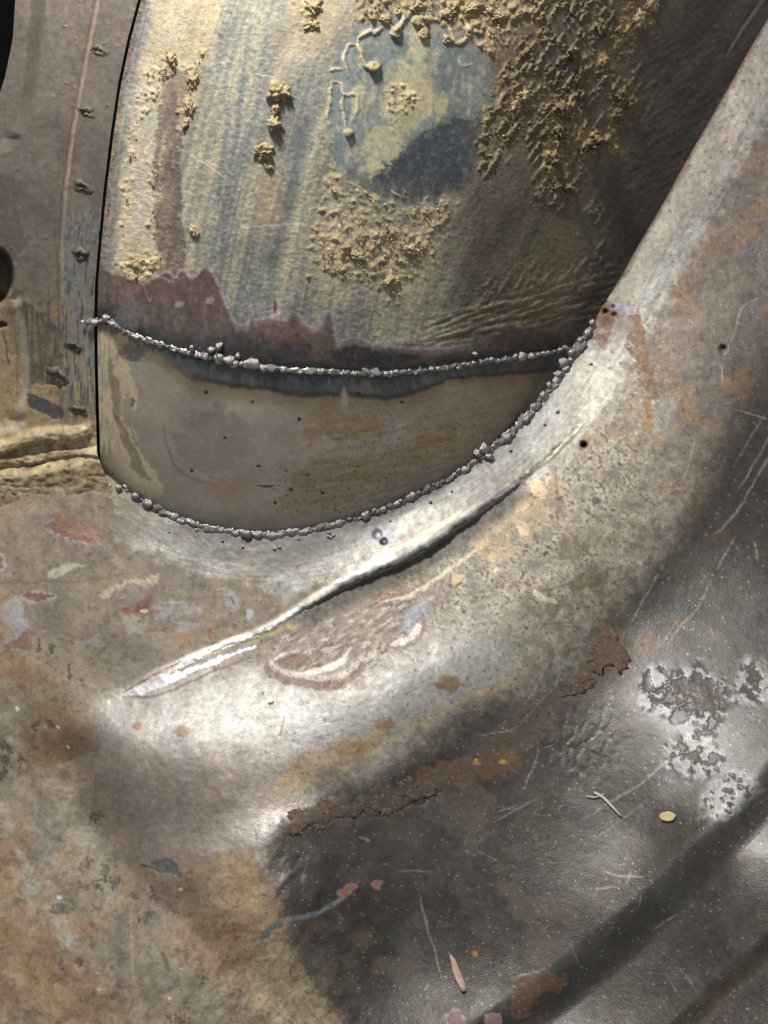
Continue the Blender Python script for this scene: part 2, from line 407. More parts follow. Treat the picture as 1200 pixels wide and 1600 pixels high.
M_pink = plain_mat("pink_primer", c8(190, 160, 146), 0, .6, .2, 300, .3)
M_black = plain_mat("cavity_shade", (0.004, 0.004, 0.004), 0, 1.0, .2, 40, .1); M_black.node_tree.nodes["Principled BSDF"].inputs["Specular IOR Level"].default_value = 0.0

def thing(name, label, cat, loc, group=None, kind=None):
    o = bpy.data.objects.new(name, None); col.objects.link(o); o.location = loc; o.empty_display_size = .02
    o["label"] = label; o["category"] = cat
    if group: o["group"] = group
    if kind: o["kind"] = kind
    bpy.context.view_layer.update()
    return o
def adopt(o, p):
    o.parent = p; o.matrix_parent_inverse = Matrix.Translation(p.location).inverted()

# ------------------------------------------------------------------ painting: wheel housing
def mixn(a, b, t):
    t = np.clip(t, 0, 1)[:, None]
    return a * (1 - t) + b * t
TAN = c8(176, 159, 124); TANL = c8(196, 182, 148); SLATE = c8(108, 111, 110); MAUVE = c8(118, 114, 114); BROWN = c8(112, 98, 84)
CRUMB_ZONES = []       # (polygon, density per 1000 px2, size min, size max)

def wear(s, amt, seed, dark=.5, light=.35, fd=.16, fl=.08):
    """uneven ageing: patchy tone at several sizes, dark pits and pale nicks"""
    k = 1 + amt * (1.0 * s.fb(46, 5, seed) + 1.1 * s.fb(9, 3, seed + 1))
    tint = s.fb(70, 4, seed + 2) * amt * .5
    s.c *= np.clip(k, .4, 1.8)[:, None] * (1 + tint[:, None] * np.array([.5, .05, -.5]))
    z = ss(-.3, .5, s.fb(110, 3, seed + 3))
    s.lay(specks(s.x, s.y, 11, fd, seed + 4, .06, .3) * dark * (.1 + .9 * z), c8(62, 52, 42), 0, .7)
    s.lay(specks(s.x, s.y, 13, fl * .7, seed + 5, .06, .14) * light, c8(206, 198, 184), .2, .5)
def paint_upper(s):
    x, y = s.x, s.y
    k = np.interp(x, [150, 300, 500, 700, 900, 1200], [.28, .22, .2, .45, .62, .7])
    u = x + (y - 420) * k - 0.00018 * (y - 420) ** 2          # across the brush strokes
    st1 = fbm(u, y, 9, 3, 3, 1, 46); st2 = fbm(u, y, 30, 4, 5, 1, 16); st3 = fbm(u, y, 4.5, 2, 8, 1, 60)
    big = s.fb(120, 4, 9)
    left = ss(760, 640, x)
    gr = s.fb(8, 3, 10)
    c = mixn(c8(118, 119, 114), c8(178, 168, 140), .45 + .6 * st2 + .5 * st1 + .3 * st3 + .25 * big + .45 * gr)
    cR = mixn(c8(86, 77, 68), c8(116, 105, 91), .5 + .6 * st2 + .4 * st1 + .4 * gr)  # browner right side, also darkened in colour as it turns from the light
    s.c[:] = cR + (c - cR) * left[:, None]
    s.met[:] = .12; s.rgh[:] = .62; s.bmp[:] = .45
    # brushed grey streak field
    m = ss(300, 330, u) * ss(455, 405, u) * ss(-.25, .35, st1 + .5 * st3 + .25 * st2) * left
    s.lay(m * .85, SLATE, .25, .5, .2)
    m = ss(330, 345, u) * ss(400, 385, u) * ss(160, 30, y)
    s.lay(m * .7 * ss(-.4, .3, st3), c8(110, 113, 114))
    for pts, w in (([(382, 90), (372, 190), (356, 290), (345, 420)], 9), ([(360, 150), (347, 260), (340, 330)], 8), ([(395, 0), (380, 120), (365, 250)], 6),
                   ([(425, 0), (410, 100), (398, 200)], 5), ([(352, 20), (338, 120)], 8)):
        s.line(pts, w, c8(106, 109, 110), soft=6, op=.75, rgh=.42)
    s.line([(483, 165), (468, 240), (452, 310), (436, 370), (418, 440)], 17, c8(96, 100, 101), soft=10, op=.85, rgh=.45, bmp=.15)
    s.line([(512, 60), (495, 150), (470, 260)], 12, c8(128, 130, 126), soft=12, op=.5)
    # pale tan dusty field down the left
    s.poly([(252, -40), (345, -40), (335, 60), (312, 110), (300, 150), (262, 110), (245, 180), (238, 300), (245, 400), (235, 432), (196, 430), (192, 380), (206, 250), (225, 120)], c8(196, 180, 148), soft=17, na=20, seed=4, op=.7, rgh=.9, bmp=.9)
    s.poly([(208, 140), (252, 120), (245, 250), (240, 380), (205, 395), (203, 300)], c8(172, 168, 158), soft=14, na=14, seed=14, op=.7)
    s.poly([(470, -40), (560, -40), (520, 60), (470, 100), (430, 130), (445, 40)], c8(194, 178, 146), soft=18, na=18, seed=6, op=.7, rgh=.9, bmp=.8)
    s.poly([(415, 225), (435, 250), (432, 320), (415, 370), (395, 340), (402, 280)], c8(182, 160, 120), soft=18, na=16, seed=7, op=.5)
    # slate border beside the joint
    d, t, sg, _, _, L = seg(x, y, CRACK)
    s.lay(ss(34, 10, d + 6 * s.fb(60, 3, 4)) * .9, c8(122, 119, 119), .2, .5, .15)
    s.lay(ss(15, 8, d + 2 * s.fb(9, 3, 41)), mixn(c8(84, 72, 68), c8(140, 124, 112), .5 + s.fb(6, 2, 12)), .05, .85, 1.0)
    s.lay(ss(6.5, 3, np.abs(d - 12)), dh=2.2)
    # purple brown bare strip
    s.poly([(266, 112), (288, 118), (298, 140), (292, 190), (282, 240), (284, 330), (286, 425), (250, 428), (242, 330), (240, 260), (248, 180), (255, 130)], c8(104, 90, 84), soft=4, na=7, seed=11, rgh=.75, bmp=.6, dh=-1.5)
    s.line([(275, 225), (278, 300), (272, 400)], 12, c8(86, 80, 78), soft=8, op=.6)
    # oval stain with runs
    s.poly([(525, 90), (560, 40), (620, 10), (700, 25), (755, 60), (772, 120), (760, 190), (735, 260), (690, 312), (620, 318), (548, 300), (520, 240), (512, 160)], c8(118, 126, 126), soft=10, na=10, seed=21, op=.9, rgh=.42, bmp=.08, met=.15)
    i = s.near(500, 0, 790, 330)
    run = fbm(s.x[i], s.y[i], 16, 4, 22, 1, 2.6, ang=.15); ov = inside(s.x[i], s.y[i], np.array([(540, 60), (620, 15), (740, 50), (765, 130), (745, 200), (640, 230), (600, 300), (550, 290), (525, 200)]))
    s.lay(ss(.05, .4, run) * ov * .75, c8(174, 171, 144), i=i)
    s.lay(ss(.1, .35, fbm(s.x[i], s.y[i], 22, 4, 29)) * ov * .5, c8(150, 154, 150), i=i)
    for a in ((640, 150, 38, 60), (600, 235, 34, 36), (585, 268, 20, 18), (655, 70, 16, 30), (560, 150, 10, 22), (690, 165, 9, 22)):
        s.blob(*a, c=c8(182, 176, 140), ang=.2, soft=.5, seed=int(a[0]), op=.8, rgh=.6)
    s.poly([(560, 296), (600, 262), (640, 222), (690, 196), (762, 180), (757, 225), (738, 262), (702, 304), (650, 318), (600, 310), (548, 306)], c8(72, 76, 82), soft=16, na=16, ns=40, seed=23, rgh=.36, bmp=.04, met=.2)
    s.poly([(540, 262), (580, 280), (600, 300), (560, 308), (530, 290)], c8(84, 86, 88), soft=12, na=8, seed=24, op=.7)
    i = s.near(560, 180, 780, 330)
    s.lay(ss(.25, .5, fbm(s.x[i], s.y[i], 7, 4, 26)) * .35 * inside(s.x[i], s.y[i], np.array([(560, 296), (640, 222), (762, 180), (738, 262), (650, 318)])), c8(120, 124, 126), i=i)
    # thick tan crusts
    def crust(pts, hh, ns=9, seed=1, c=TAN, op=1.0, soft=7, na=12, dens=.5):
        P = cr(pts, 5, True); i = s.near(P[:, 0].min() - 60, P[:, 1].min() - 60, P[:, 0].max() + 60, P[:, 1].max() + 60)
        xx, yy = s.x[i], s.y[i]; d, _, _ = sdf(xx, yy, P); d = d + na * 1.5 * fbm(xx, yy, 30, 5, seed, gain=.6)
        a = s.dissolve(ss(soft * 2.2, -soft * 1.6, d), i, seed)
        f1, f2, cid = worley(xx + 3 * perlin(xx / 9, yy / 9), yy, ns, seed); g = fbm(xx, yy, ns * 2.3, 4, seed + 3)
        lump = np.clip(ss(.75, .05, f1) * (.35 + .9 * cid), 0, 1) * ss(-.5, .4, g + dens - .5)
        s.lay(ss(46, -6, d) * .4 * ss(-.5, .4, fbm(xx + .3 * yy, yy, 12, 4, seed + 15, 1, 5)), c * .9, .05, .8, i=i)
        s.lay(a * op * .85 * ss(-.25, .3, g + dens - .4 + .6 * lump), mixn(c * .8, np.clip(c * 1.15, 0, 1), .5 + .8 * fbm(xx, yy, 8, 3, seed + 9)), 0, .95, 1.0, i=i)
        s.h[i] += a * hh * .8 * (lump + .25 * g)
        CRUMB_ZONES.append((P, hh, dens))
    crust([(508, 285), (560, 305), (640, 318), (698, 318), (690, 360), (650, 420), (620, 462), (560, 440), (500, 432), (488, 400), (498, 340)], 5, 8, 31, c8(172, 157, 124), dens=.3, na=20, soft=12)
    crust([(505, 370), (600, 360), (655, 380), (625, 440), (570, 420), (510, 420)], 6, 12, 32, c8(176, 159, 122), dens=.2)
    crust([(590, -30), (860, -30), (800, 40), (770, 90), (740, 60), (700, 40), (640, 18), (580, 30), (560, 20)], 8, 11, 33, c8(172, 153, 116), dens=.6)
    crust([(196, 400), (248, 395), (246, 425), (225, 440), (190, 428)], 4, 8, 34, c8(204, 188, 146), dens=.6)
    crust([(300, 95), (318, 85), (300, 150), (290, 190), (282, 195), (288, 140)], 5, 8, 35, dens=.6)
    crust([(254, 80), (272, 90), (266, 112), (250, 130), (244, 160), (240, 150), (248, 120)], 5, 8, 36, dens=.7)
    crust([(232, 110), (240, 115), (215, 220), (204, 300), (196, 380), (190, 370), (200, 260), (212, 180)], 4, 8, 37, TANL, dens=.5)
    crust([(238, 225), (246, 230), (244, 330), (238, 350), (232, 340), (234, 260)], 4, 8, 38, TANL, dens=.4)
    crust([(860, -40), (905, -40), (850, 60), (815, 110), (800, 150), (770, 190), (755, 240), (752, 190), (780, 130), (820, 70)], 7, 9, 41, c8(150, 132, 98), dens=.3)
    crust([(940, -40), (975, -40), (930, 60), (905, 130), (890, 170), (905, 100)], 7, 9, 42, c8(146, 128, 94), dens=.3)
    crust([(1000, -40), (1050, -40), (1010, 30), (960, 80), (945, 90), (975, 40)], 7, 9, 47, c8(184, 156, 106), dens=.6)
    crust([(860, 160), (900, 150), (890, 220), (868, 270), (850, 250)], 8, 9, 43, c8(160, 140, 98), dens=.4)
    crust([(955, 140), (985, 130), (975, 180), (955, 200)], 7, 8, 44, c8(150, 130, 92), dens=.35)
    crust([(912, 212), (950, 208), (955, 232), (935, 240), (912, 236)], 12, 9, 45, c8(176, 150, 104), dens=.8)
    crust([(868, 280), (895, 285), (890, 305), (870, 300)], 7, 8, 46, c8(150, 132, 96), dens=.6)
    crust([(470, -20), (505, -20), (495, 20), (480, 45), (470, 40)], 5, 8, 48, TAN, dens=.45)
    crust([(770, 190), (800, 150), (840, 130), (820, 200), (790, 230), (760, 250)], 5, 7, 49, c8(150, 134, 100), dens=.15)
    # grain dragged into rows on the far flank, its shade mixed into the colour
    i = s.near(740, -180, 1180, 480); xx, yy = s.x[i], s.y[i]
    for Q, sd, amp, op in (([(850, -60), (1060, -60), (1000, 60), (900, 180), (830, 200), (760, 270), (762, 200), (800, 110)], 501, 6.0, .9), ([(840, 190), (905, 160), (900, 260), (880, 320), (850, 300)], 503, 6.0, .8), ([(940, 110), (1000, 100), (985, 190), (940, 250), (905, 250)], 505, 5.0, .7), ([(910, 330), (950, 290), (935, 400), (900, 440)], 507, 3.0, .6), ([(700, 470), (780, 430), (860, 420), (840, 470), (720, 500)], 509, 2.0, .5)):
        d, _, _ = sdf(xx, yy, cr(Q, 4, True)); zone = ss(30, -18, d + 22 * fbm(xx, yy, 50, 4, sd))
        rows = fbm(xx, yy, 8, 3, sd, 4.5, 1, ang=-1.0); gran = fbm(xx, yy, 6, 3, sd + 1, gain=.7)
        m = zone * ss(.16, .5, .9 * rows + .6 * gran + .05)
        s.h[i] += amp * .9 * m; s.lay(m * op * .75, mixn(c8(104, 93, 74), c8(156, 139, 106), .5 + gran), 0, .95, 1.0, i=i)
    # grainy lower right, brush ridges
    s.line([(838, 340), (822, 375), (815, 405)], 16, c8(92, 86, 80), soft=8, op=.8, bmp=1, dh=1.2)
    i = s.near(640, 330, 960, 580)
    rr = fbm(s.x[i], s.y[i], 7, 3, 52, 6, 1, ang=-.32); mm = ss(640, 700, s.x[i]) * ss(470, 500, s.y[i] + .28 * (s.x[i] - 700)) * ss(548, 525, s.y[i] + .18 * (s.x[i] - 700))
    s.h[i] += rr * 3.0 * mm
    s.lay(ss(.0, .4, rr) * mm * .6, c8(150, 130, 96), i=i)
    s.poly([(840, 370), (905, 330), (925, 380), (880, 470), (800, 480)], c8(138, 126, 92), soft=22, na=18, seed=53, op=.6)
    i = s.near(930, 60, 1200, 300)
    s.h[i] += fbm(s.x[i], s.y[i], 6, 3, 55, 7, 1, ang=-.55) * 1.2
    s.line([(1135, 88), (1160, 46), (1196, -4), (1230, -60)], 5, c8(176, 166, 150), soft=2.5, op=.8, met=.5, rgh=.4, dh=2); s.line([(1128, 92), (1152, 52), (1188, -6)], 3, c8(60, 46, 36), op=.8)
    # heat-affected band over the seam
    d, t, sg, _, _, L = seg(x, y, SEAM)
    above = -sg
    wavy = cr([(100, 380), (168, 425), (195, 432), (230, 440), (258, 424), (275, 433), (280, 422), (290, 424), (296, 433), (306, 431), (316, 419), (328, 421), (340, 442), (355, 480), (368, 505), (380, 508), (389, 502), (391, 478), (398, 500), (412, 498), (430, 497), (445, 500), (455, 488), (466, 492), (485, 512), (500, 510), (508, 490), (518, 488), (523, 515), (528, 537), (540, 530), (560, 528), (577, 535), (600, 541), (680, 545), (760, 535), (900, 530)], 4)
    P = np.vstack([wavy, [(950, 620), (100, 620)]])
    i = s.near(100, 380, 960, 620)
    wd, _, _ = sdf(s.x[i], s.y[i], P); wd = wd + 1.5 * s.fb(8, 3, 61, i)
    nn = s.fb(26, 4, 62, i); n2 = fbm(s.x[i], s.y[i], 10, 3, 63, 1, 4)
    s.lay(ss(2.5, -2.5, wd), mixn(mixn(c8(104, 86, 80), c8(90, 82, 78), .5 + nn), c8(130, 110, 102), .2 + .8 * n2), .25, .42, .12, i=i)
    s.lay(ss(20, -2, np.abs(wd + 3)) * 0.0, i=i)
    ab = above[i]
    s.lay(ss(34, 12, ab + 12 * nn) * .85, mixn(c8(92, 78, 62), c8(72, 70, 70), .5 + n2), .35, .36, .08, i=i)
    s.lay(ss(20, 4, ab + 7 * nn), c8(54, 56, 60), .5, .36, .1, i=i)
    s.blob(560, 556, 46, 16, c8(48, 44, 48), soft=.5, seed=66, op=.8); s.blob(615, 556, 36, 14, c8(58, 62, 66), soft=.4, seed=67, op=.8, met=.5, rgh=.4)
    s.blob(400, 545, 90, 22, c8(64, 62, 66), soft=.6, seed=68, op=.7, met=.4, rgh=.36)
    s.blob(290, 535, 60, 18, c8(92, 90, 92), soft=.6, seed=69, op=.5, met=.5, rgh=.36)
    s.blob(640, 548, 30, 14, c8(80, 58, 48), soft=.4, seed=70, op=.7); s.blob(820, 530, 60, 14, c8(70, 48, 42), soft=.5, seed=71, op=.6)
    for a in ((270, 455, 30, 20), (330, 450, 22, 26), (440, 520, 46, 16), (505, 530, 30, 16), (230, 450, 26, 16)):
        s.blob(*a, c=c8(118, 92, 84), soft=.6, seed=int(a[0]), op=.45)
    s.blob(200, 490, 18, 30, c8(150, 146, 146), soft=.7, seed=73, op=.5, met=.7, rgh=.34); s.blob(282, 475, 8, 5, c8(170, 160, 155), soft=.6, op=.7); s.blob(328, 470, 7, 5, c8(165, 150, 146), soft=.6, op=.7)
    s.line(wavy[3 * 4:35 * 4], 4.5, c8(170, 160, 160), soft=4, taper=.04, op=.9, seed=74, smooth=False, breakup=.25)
    s.line(wavy[13 * 4:35 * 4] + np.array([0, 5]), 7, c8(150, 140, 142), soft=8, taper=.05, op=.5, seed=75, smooth=False)
    s.line([(205, 442), (220, 440), (228, 455), (234, 470), (238, 455)], 2.5, c8(158, 142, 136), op=.7)
    s.line([(428, 470), (424, 485), (430, 497), (436, 485), (438, 462)], 6, c8(168, 160, 158), op=.8); s.blob(430, 478, 3, 9, c8(120, 70, 62), soft=.3)
    for a in ((403, 482, 4, 16), (413, 484, 3, 14), (444, 470, 6, 12)): s.blob(*a, c=c8(156, 150, 146), soft=.6, op=.6)
    # scratches
    for pts in ([(275, 228), (312, 250), (352, 278)], [(352, 360), (420, 352), (480, 350)], [(330, 100), (360, 96)], [(395, 115), (440, 122)]):
        s.line(pts, 1.6, c8(214, 206, 180), soft=1.6, op=.75, breakup=.15)
    # raised squiggles of sealer at the oval's edge
    for pts, w in (([(560, 62), (566, 90), (572, 100), (585, 108), (597, 98)], 7), ([(562, 70), (545, 68), (540, 80), (540, 105), (546, 118)], 4), ([(600, 42), (585, 50), (575, 48), (560, 62)], 6), ([(521, 125), (514, 150), (512, 175), (516, 195)], 4),
                   ([(521, 125), (535, 132), (538, 146), (556, 150), (560, 170), (550, 190)], 3.4), ([(538, 146), (534, 170), (540, 195), (546, 210)], 4.5), ([(515, 108), (535, 107)], 3.5), ([(690, 32), (705, 45), (708, 60), (712, 68), (728, 62), (735, 48), (722, 30)], 6),
                   ([(620, 52), (626, 38), (642, 14)], 7), ([(658, 30), (672, 28), (690, 34)], 7), ([(516, 255), (522, 262), (524, 254), (518, 250)], 2.5), ([(530, 280), (560, 292), (595, 312)], 2), ([(612, 296), (622, 304), (626, 312)], 2.5),
                   ([(718, 88), (724, 102), (736, 98)], 2.5), ([(756, 160), (758, 180), (766, 186)], 2.5)):
        s.line(pts, w, TANL, soft=2, dh=w * .6, rgh=.9, bmp=.7, seed=int(pts[0][0]), taper=.25, wob=4, op=.85)
    for a in ((585, 104, 9, 8), (620, 50, 8, 10), (546, 208, 6, 6), (663, 52, 8, 10), (656, 33, 11, 8)):
        s.blob(*a, c=TAN, soft=.4, seed=int(a[0]), dh=7, rgh=.95, bmp=1)
    crust([(604, 140), (632, 132), (650, 150), (640, 172), (622, 190), (616, 205), (608, 196), (614, 176), (598, 165)], 4, 8, 81, c8(190, 174, 134), dens=.4, na=8, soft=5)
    # orange peel everywhere but the smooth oval
    ov = ss(.3, .1, s.bmp)
    s.h += (0.55 * s.fb(6.5, 3, 90) + .3 * fbm(x, y, 4.5, 2, 92, 1.8, 1)) * (1 - ov) + .2 * st2 * left
    wear(s, .22, 95)
    s.h += 3.0 * s.fb(170, 3, 93)

def paint_patch(s):
    x, y = s.x, s.y
    n = s.fb(90, 4, 101); f = s.fb(14, 4, 102); g = fbm(x, y, 9, 3, 103, 7, 1, ang=-.2)
    s.c[:] = mixn(c8(148, 138, 124), c8(170, 159, 144), .5 + .8 * n + .2 * f); s.met[:] = .4; s.rgh[:] = .38; s.bmp[:] = .15
    s.lay(ss(560, 760, x) * .7, mixn(c8(132, 118, 97), c8(156, 140, 114), .5 + g), .2, .5, .35)
    # tan wipe marks
    s.poly([(500, 632), (560, 640), (600, 660), (580, 690), (520, 688), (480, 690)], c8(146, 122, 88), soft=10, na=14, seed=104, op=.7, breakup=.25, bmp=.7)
    s.poly([(470, 730), (560, 712), (640, 690), (700, 660), (720, 690), (640, 740), (540, 790), (440, 800)], c8(138, 116, 78), soft=16, na=16, seed=105, op=.55, bmp=.6, breakup=.1, bs=8)
    s.h += .5 * g * ss(430, 500, x) * ss(640, 670, y) * ss(740, 690, x)
    i = s.near(430, 620, 880, 820); sp = fbm(s.x[i], s.y[i], 5, 3, 106)
    s.lay(ss(.36, .5, sp) * .6 * ss(480, 560, s.x[i]), c8(82, 68, 48), i=i); s.lay(ss(-.42, -.54, sp) * .5, c8(176, 148, 104), i=i)
    # old paint left at the left edge
    s.poly([(145, 520), (182, 535), (196, 560), (206, 590), (214, 620), (213, 640), (205, 628), (200, 612), (190, 640), (200, 668), (215, 700), (240, 735), (254, 768), (235, 775), (190, 755), (150, 735)], c8(178, 164, 134), soft=2.5, na=6, ns=12, seed=107, rgh=.6, met=.05, bmp=.2)
    s.poly([(170, 560), (182, 590), (190, 620), (188, 650), (202, 680), (218, 715), (235, 750), (215, 740), (195, 700), (178, 650), (172, 610)], c8(122, 110, 92), soft=4, na=4, seed=108, op=.75, met=.4)
    i = s.near(140, 500, 260, 800); w = fbm(s.x[i], s.y[i], 3.5, 3, 109, 1, 10); s.lay(ss(0, .4, w) * ss(205, 160, s.x[i]) * .6, c8(120, 118, 116), .4, .4, i=i)
    s.blob(207, 628, 3.5, 7, c8(100, 92, 80), soft=.5); s.line([(205, 660), (212, 680), (220, 695)], 3, c8(190, 180, 160), op=.7); s.line([(176, 640), (184, 660)], 4, c8(104, 98, 88))
    # heat tint under the seam
    d, t, sg, _, _, L = seg(x, y, SEAM)
    reach = np.interp(x, [140, 200, 250, 300, 360, 420, 470, 530, 538, 545, 600, 650, 700, 760, 820, 900], [8, 20, 20, 40, 38, 34, 40, 36, 18, 34, 40, 34, 20, 22, 26, 30]) + 3 * s.fb(16, 3, 110)
    q = sg / reach
    s.lay(ss(1.9, 1.1, q) * .55, c8(120, 98, 62), .5, .36)
    s.lay(ss(1.16, .96, q) * ss(230, 330, x) * .9, c8(58, 56, 62), .4, .36, .05)
    s.lay(ss(.95, .72, q) * ss(190, 300, x), mixn(c8(82, 85, 86), c8(108, 106, 103), .5 + f + n), .45, .4, .06)
    s.lay(ss(.3, .05, q) * .8, c8(56, 58, 60), .6, .35)
    s.blob(205, 550, 22, 14, c8(92, 90, 92), soft=.5, op=.8, met=.6)
    # darker by the lower weld, pinkish sheen put into the colour, specks
    d, t, sg, _, _, L = seg(x, y, WELD)
    s.lay(ss(46, 4, d + 10 * n) * .5, c8(104, 99, 93), .5, .4, .1); s.lay(ss(14, 3, d) * .6, c8(74, 72, 70), .6, .4)
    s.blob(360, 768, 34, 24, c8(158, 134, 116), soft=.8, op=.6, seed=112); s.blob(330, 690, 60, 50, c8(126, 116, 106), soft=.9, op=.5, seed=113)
    s.line([(400, 758), (412, 760), (430, 759)], 3, c8(60, 56, 50)); s.line([(255, 660), (262, 700), (285, 740), (340, 760)], 3, c8(92, 84, 76), soft=5, op=.5)
    for px, py in ((395, 628), (322, 613), (310, 560), (352, 684), (404, 728), (468, 655), (628, 628), (560, 615), (300, 735), (455, 765), (480, 742), (505, 770), (430, 785)):
        s.blob(px, py, 3.2, 2.6, c8(58, 50, 42), soft=.5, seed=px)
    i = s.near(420, 720, 620, 800); sp = fbm(s.x[i], s.y[i], 6, 2, 114); s.lay(ss(.5, .6, sp) * .8, c8(66, 56, 46), i=i)
    s.h += 1.2 * s.fb(110, 3, 115)
    wear(s, .09, 116, .2, .2, .10, .04)

def h_side(x, y):
    xe = np.interp(y, [p[1] for p in CRACK], [p[0] for p in CRACK])
    h = h_dome(xe, y) - 13 + 0.10 * (x - xe)
    A = np.interp(y, [-200, 0, 60, 130, 200, 300, 400, 600, 800], [158, 152, 140, 127, 114, 101, 95, 97, 103])     # flange edge
    h = h + 5.5 * ss(-3, 2, x - A)
    d, t, sg, _, _, L = seg(x, y, PRESS)
    h = h - 24 * ss(-11, 13, sg + 0.0) * ss(0, 30, t + 30)
    d, t, sg, _, _, L = seg(x, y, PRESS2)
    h = h - 20 * ss(-16, 16, sg)
    q = np.hypot((x + 6) / 27, (y - 432) / 44); h = h - 60 * ss(1.1, .7, q)
    return h
PRESS = cr([(72, -200), (62, 0), (56, 60), (48, 130), (40, 175), (20, 205), (-20, 235), (-420, 300)])
PRESS2 = cr([(-420, 440), (-20, 455), (18, 480), (32, 530), (36, 590), (24, 640), (-10, 672), (-420, 700)])
def paint_side(s):
    x, y = s.x, s.y
    n = s.fb(80, 4, 201); f = s.fb(12, 4, 202); v = fbm(x, y, 3.0, 3, 203, 1, 14)
    s.c[:] = mixn(c8(98, 89, 81), c8(120, 110, 99), .5 + .7 * n + .25 * f); s.met[:] = .3; s.rgh[:] = .42; s.bmp[:] = .18
    low = ss(380, 620, y + 40 * n)
    s.lay(low * .85, mixn(c8(150, 132, 100), c8(176, 152, 112), .5 + .9 * f), 0, .8, .4)
    A = np.interp(y, [-200, 0, 60, 130, 200, 300, 400, 600, 800], [158, 152, 140, 127, 114, 101, 95, 97, 103])
    fl = ss(-2, 3, x - A)
    s.lay(ss(4.5, 1.5, np.abs(x - A - 1)) * .8, mixn(c8(128, 112, 100), c8(156, 140, 124), .5 + f), 0, .7, .6)
    s.lay(ss(3.2, 1.2, np.abs(x - A + 3.5)) * .55, c8(100, 76, 66))
    st = fl * ss(305, 345, y) * ss(720, 640, y)
    s.lay(st * ss(-.35, .25, v), mixn(c8(112, 116, 116), c8(150, 150, 144), .5 + v), .5, .36, .1)
    s.lay(st * ss(.15, .4, v) * .8, c8(74, 78, 82), .5, .36)
    s.lay(fl * ss(560, 700, y) * .6, c8(150, 134, 108))
    s.poly([(30, 480), (70, 490), (92, 520), (96, 560), (92, 600), (60, 600), (38, 605), (34, 560)], c8(92, 86, 74), soft=3, na=6, seed=205, rgh=.6, dh=-.8)
    i = s.near(20, 470, 110, 620); w = fbm(s.x[i], s.y[i], 4, 3, 206, 1, 8); s.lay(ss(.1, .4, w) * .5, c8(140, 124, 94), i=i); s.lay(ss(-.1, -.4, w) * .5, c8(66, 62, 56), i=i)
    s.poly([(42, 616), (56, 618), (100, 642), (96, 656), (70, 648), (46, 636)], c8(82, 80, 78), soft=2, na=3, seed=207, rgh=.5, dh=-1)
    s.poly([(-420, 270), (5, 275), (25, 320), (38, 370), (30, 400), (-10, 410), (-420, 400)], c8(98, 86, 80), soft=4, na=6, seed=208, op=.75)
    s.lay(ss(10, 2, np.abs(seg(x, y, PRESS2)[2] + 4)) * .5, c8(186, 178, 164), .2, .5)
    i = s.near(-420, 470, 30, 700); s.lay(ss(.15, .4, fbm(s.x[i], s.y[i], 9, 3, 210)) * .6, c8(108, 98, 82), i=i)
    s.line([(3, 515), (10, 540), (12, 560), (17, 575)], 3, c8(80, 72, 58)); s.blob(4, 508, 7, 5, c8(60, 54, 46), dh=-4)
    for pts in ([(57, 345), (60, 385)], [(84, 345), (88, 400), (92, 470)], [(75, 440), (77, 500)]): s.line(pts, 2, c8(84, 76, 68), op=.7)
    # dried sealer ledges at the foot
    i = s.near(-420, 640, 175, 830); xx, yy = s.x[i], s.y[i]
    wob = 5 * fbm(xx, yy, 40, 3, 211)
    e1 = yy - np.interp(xx, [-180, 0, 30, 60, 110, 140, 160], [720, 700, 688, 680, 678, 668, 664]) - wob
    e2 = yy - np.interp(xx, [-180, 0, 60, 110, 150, 165], [740, 722, 712, 705, 706, 712]) - wob
    e3 = yy - np.interp(xx, [-180, 0, 60, 110, 150, 165], [775, 752, 742, 733, 722, 725]) - wob * .6
    L1 = 15 * ss(-14, 0, e1) * ss(16, 8, e1); L2 = 10 * ss(-8, 0, e2) * ss(10, 6, e2); L3 = 26 * ss(-26, 0, e3)
    s.h[i] += L1 * ss(150, 120, xx) + L2 + L3 + 2.5 * fbm(xx, yy, 14, 4, 212) * ss(-20, 0, e1)
    m = ss(-22, -6, e1)
    s.lay(m, mixn(c8(150, 134, 106), c8(196, 176, 140), .5 + fbm(xx, yy, 18, 4, 213)), 0, .9, .8, i=i)
    s.lay(ss(.2, .4, fbm(xx, yy, 12, 4, 214)) * m * .5, c8(116, 104, 84), i=i)
    cr_ = fbm(xx, yy, 9, 3, 215, 3, 1); s.lay(ss(.34, .5, np.abs(cr_)) * ss(0, 10, e1) * .6, c8(90, 74, 54), i=i, dh=-2)
    # grit
    sp = specks(x, y, 15, .22, 216, .05, .15) * ss(-.2, .4, n + .2 + .6 * f); s.lay(sp * .6, c8(92, 82, 72)); s.h += 1.2 * sp + .25 * f
    wear(s, .14, 217, .3, .2, .1, .05)

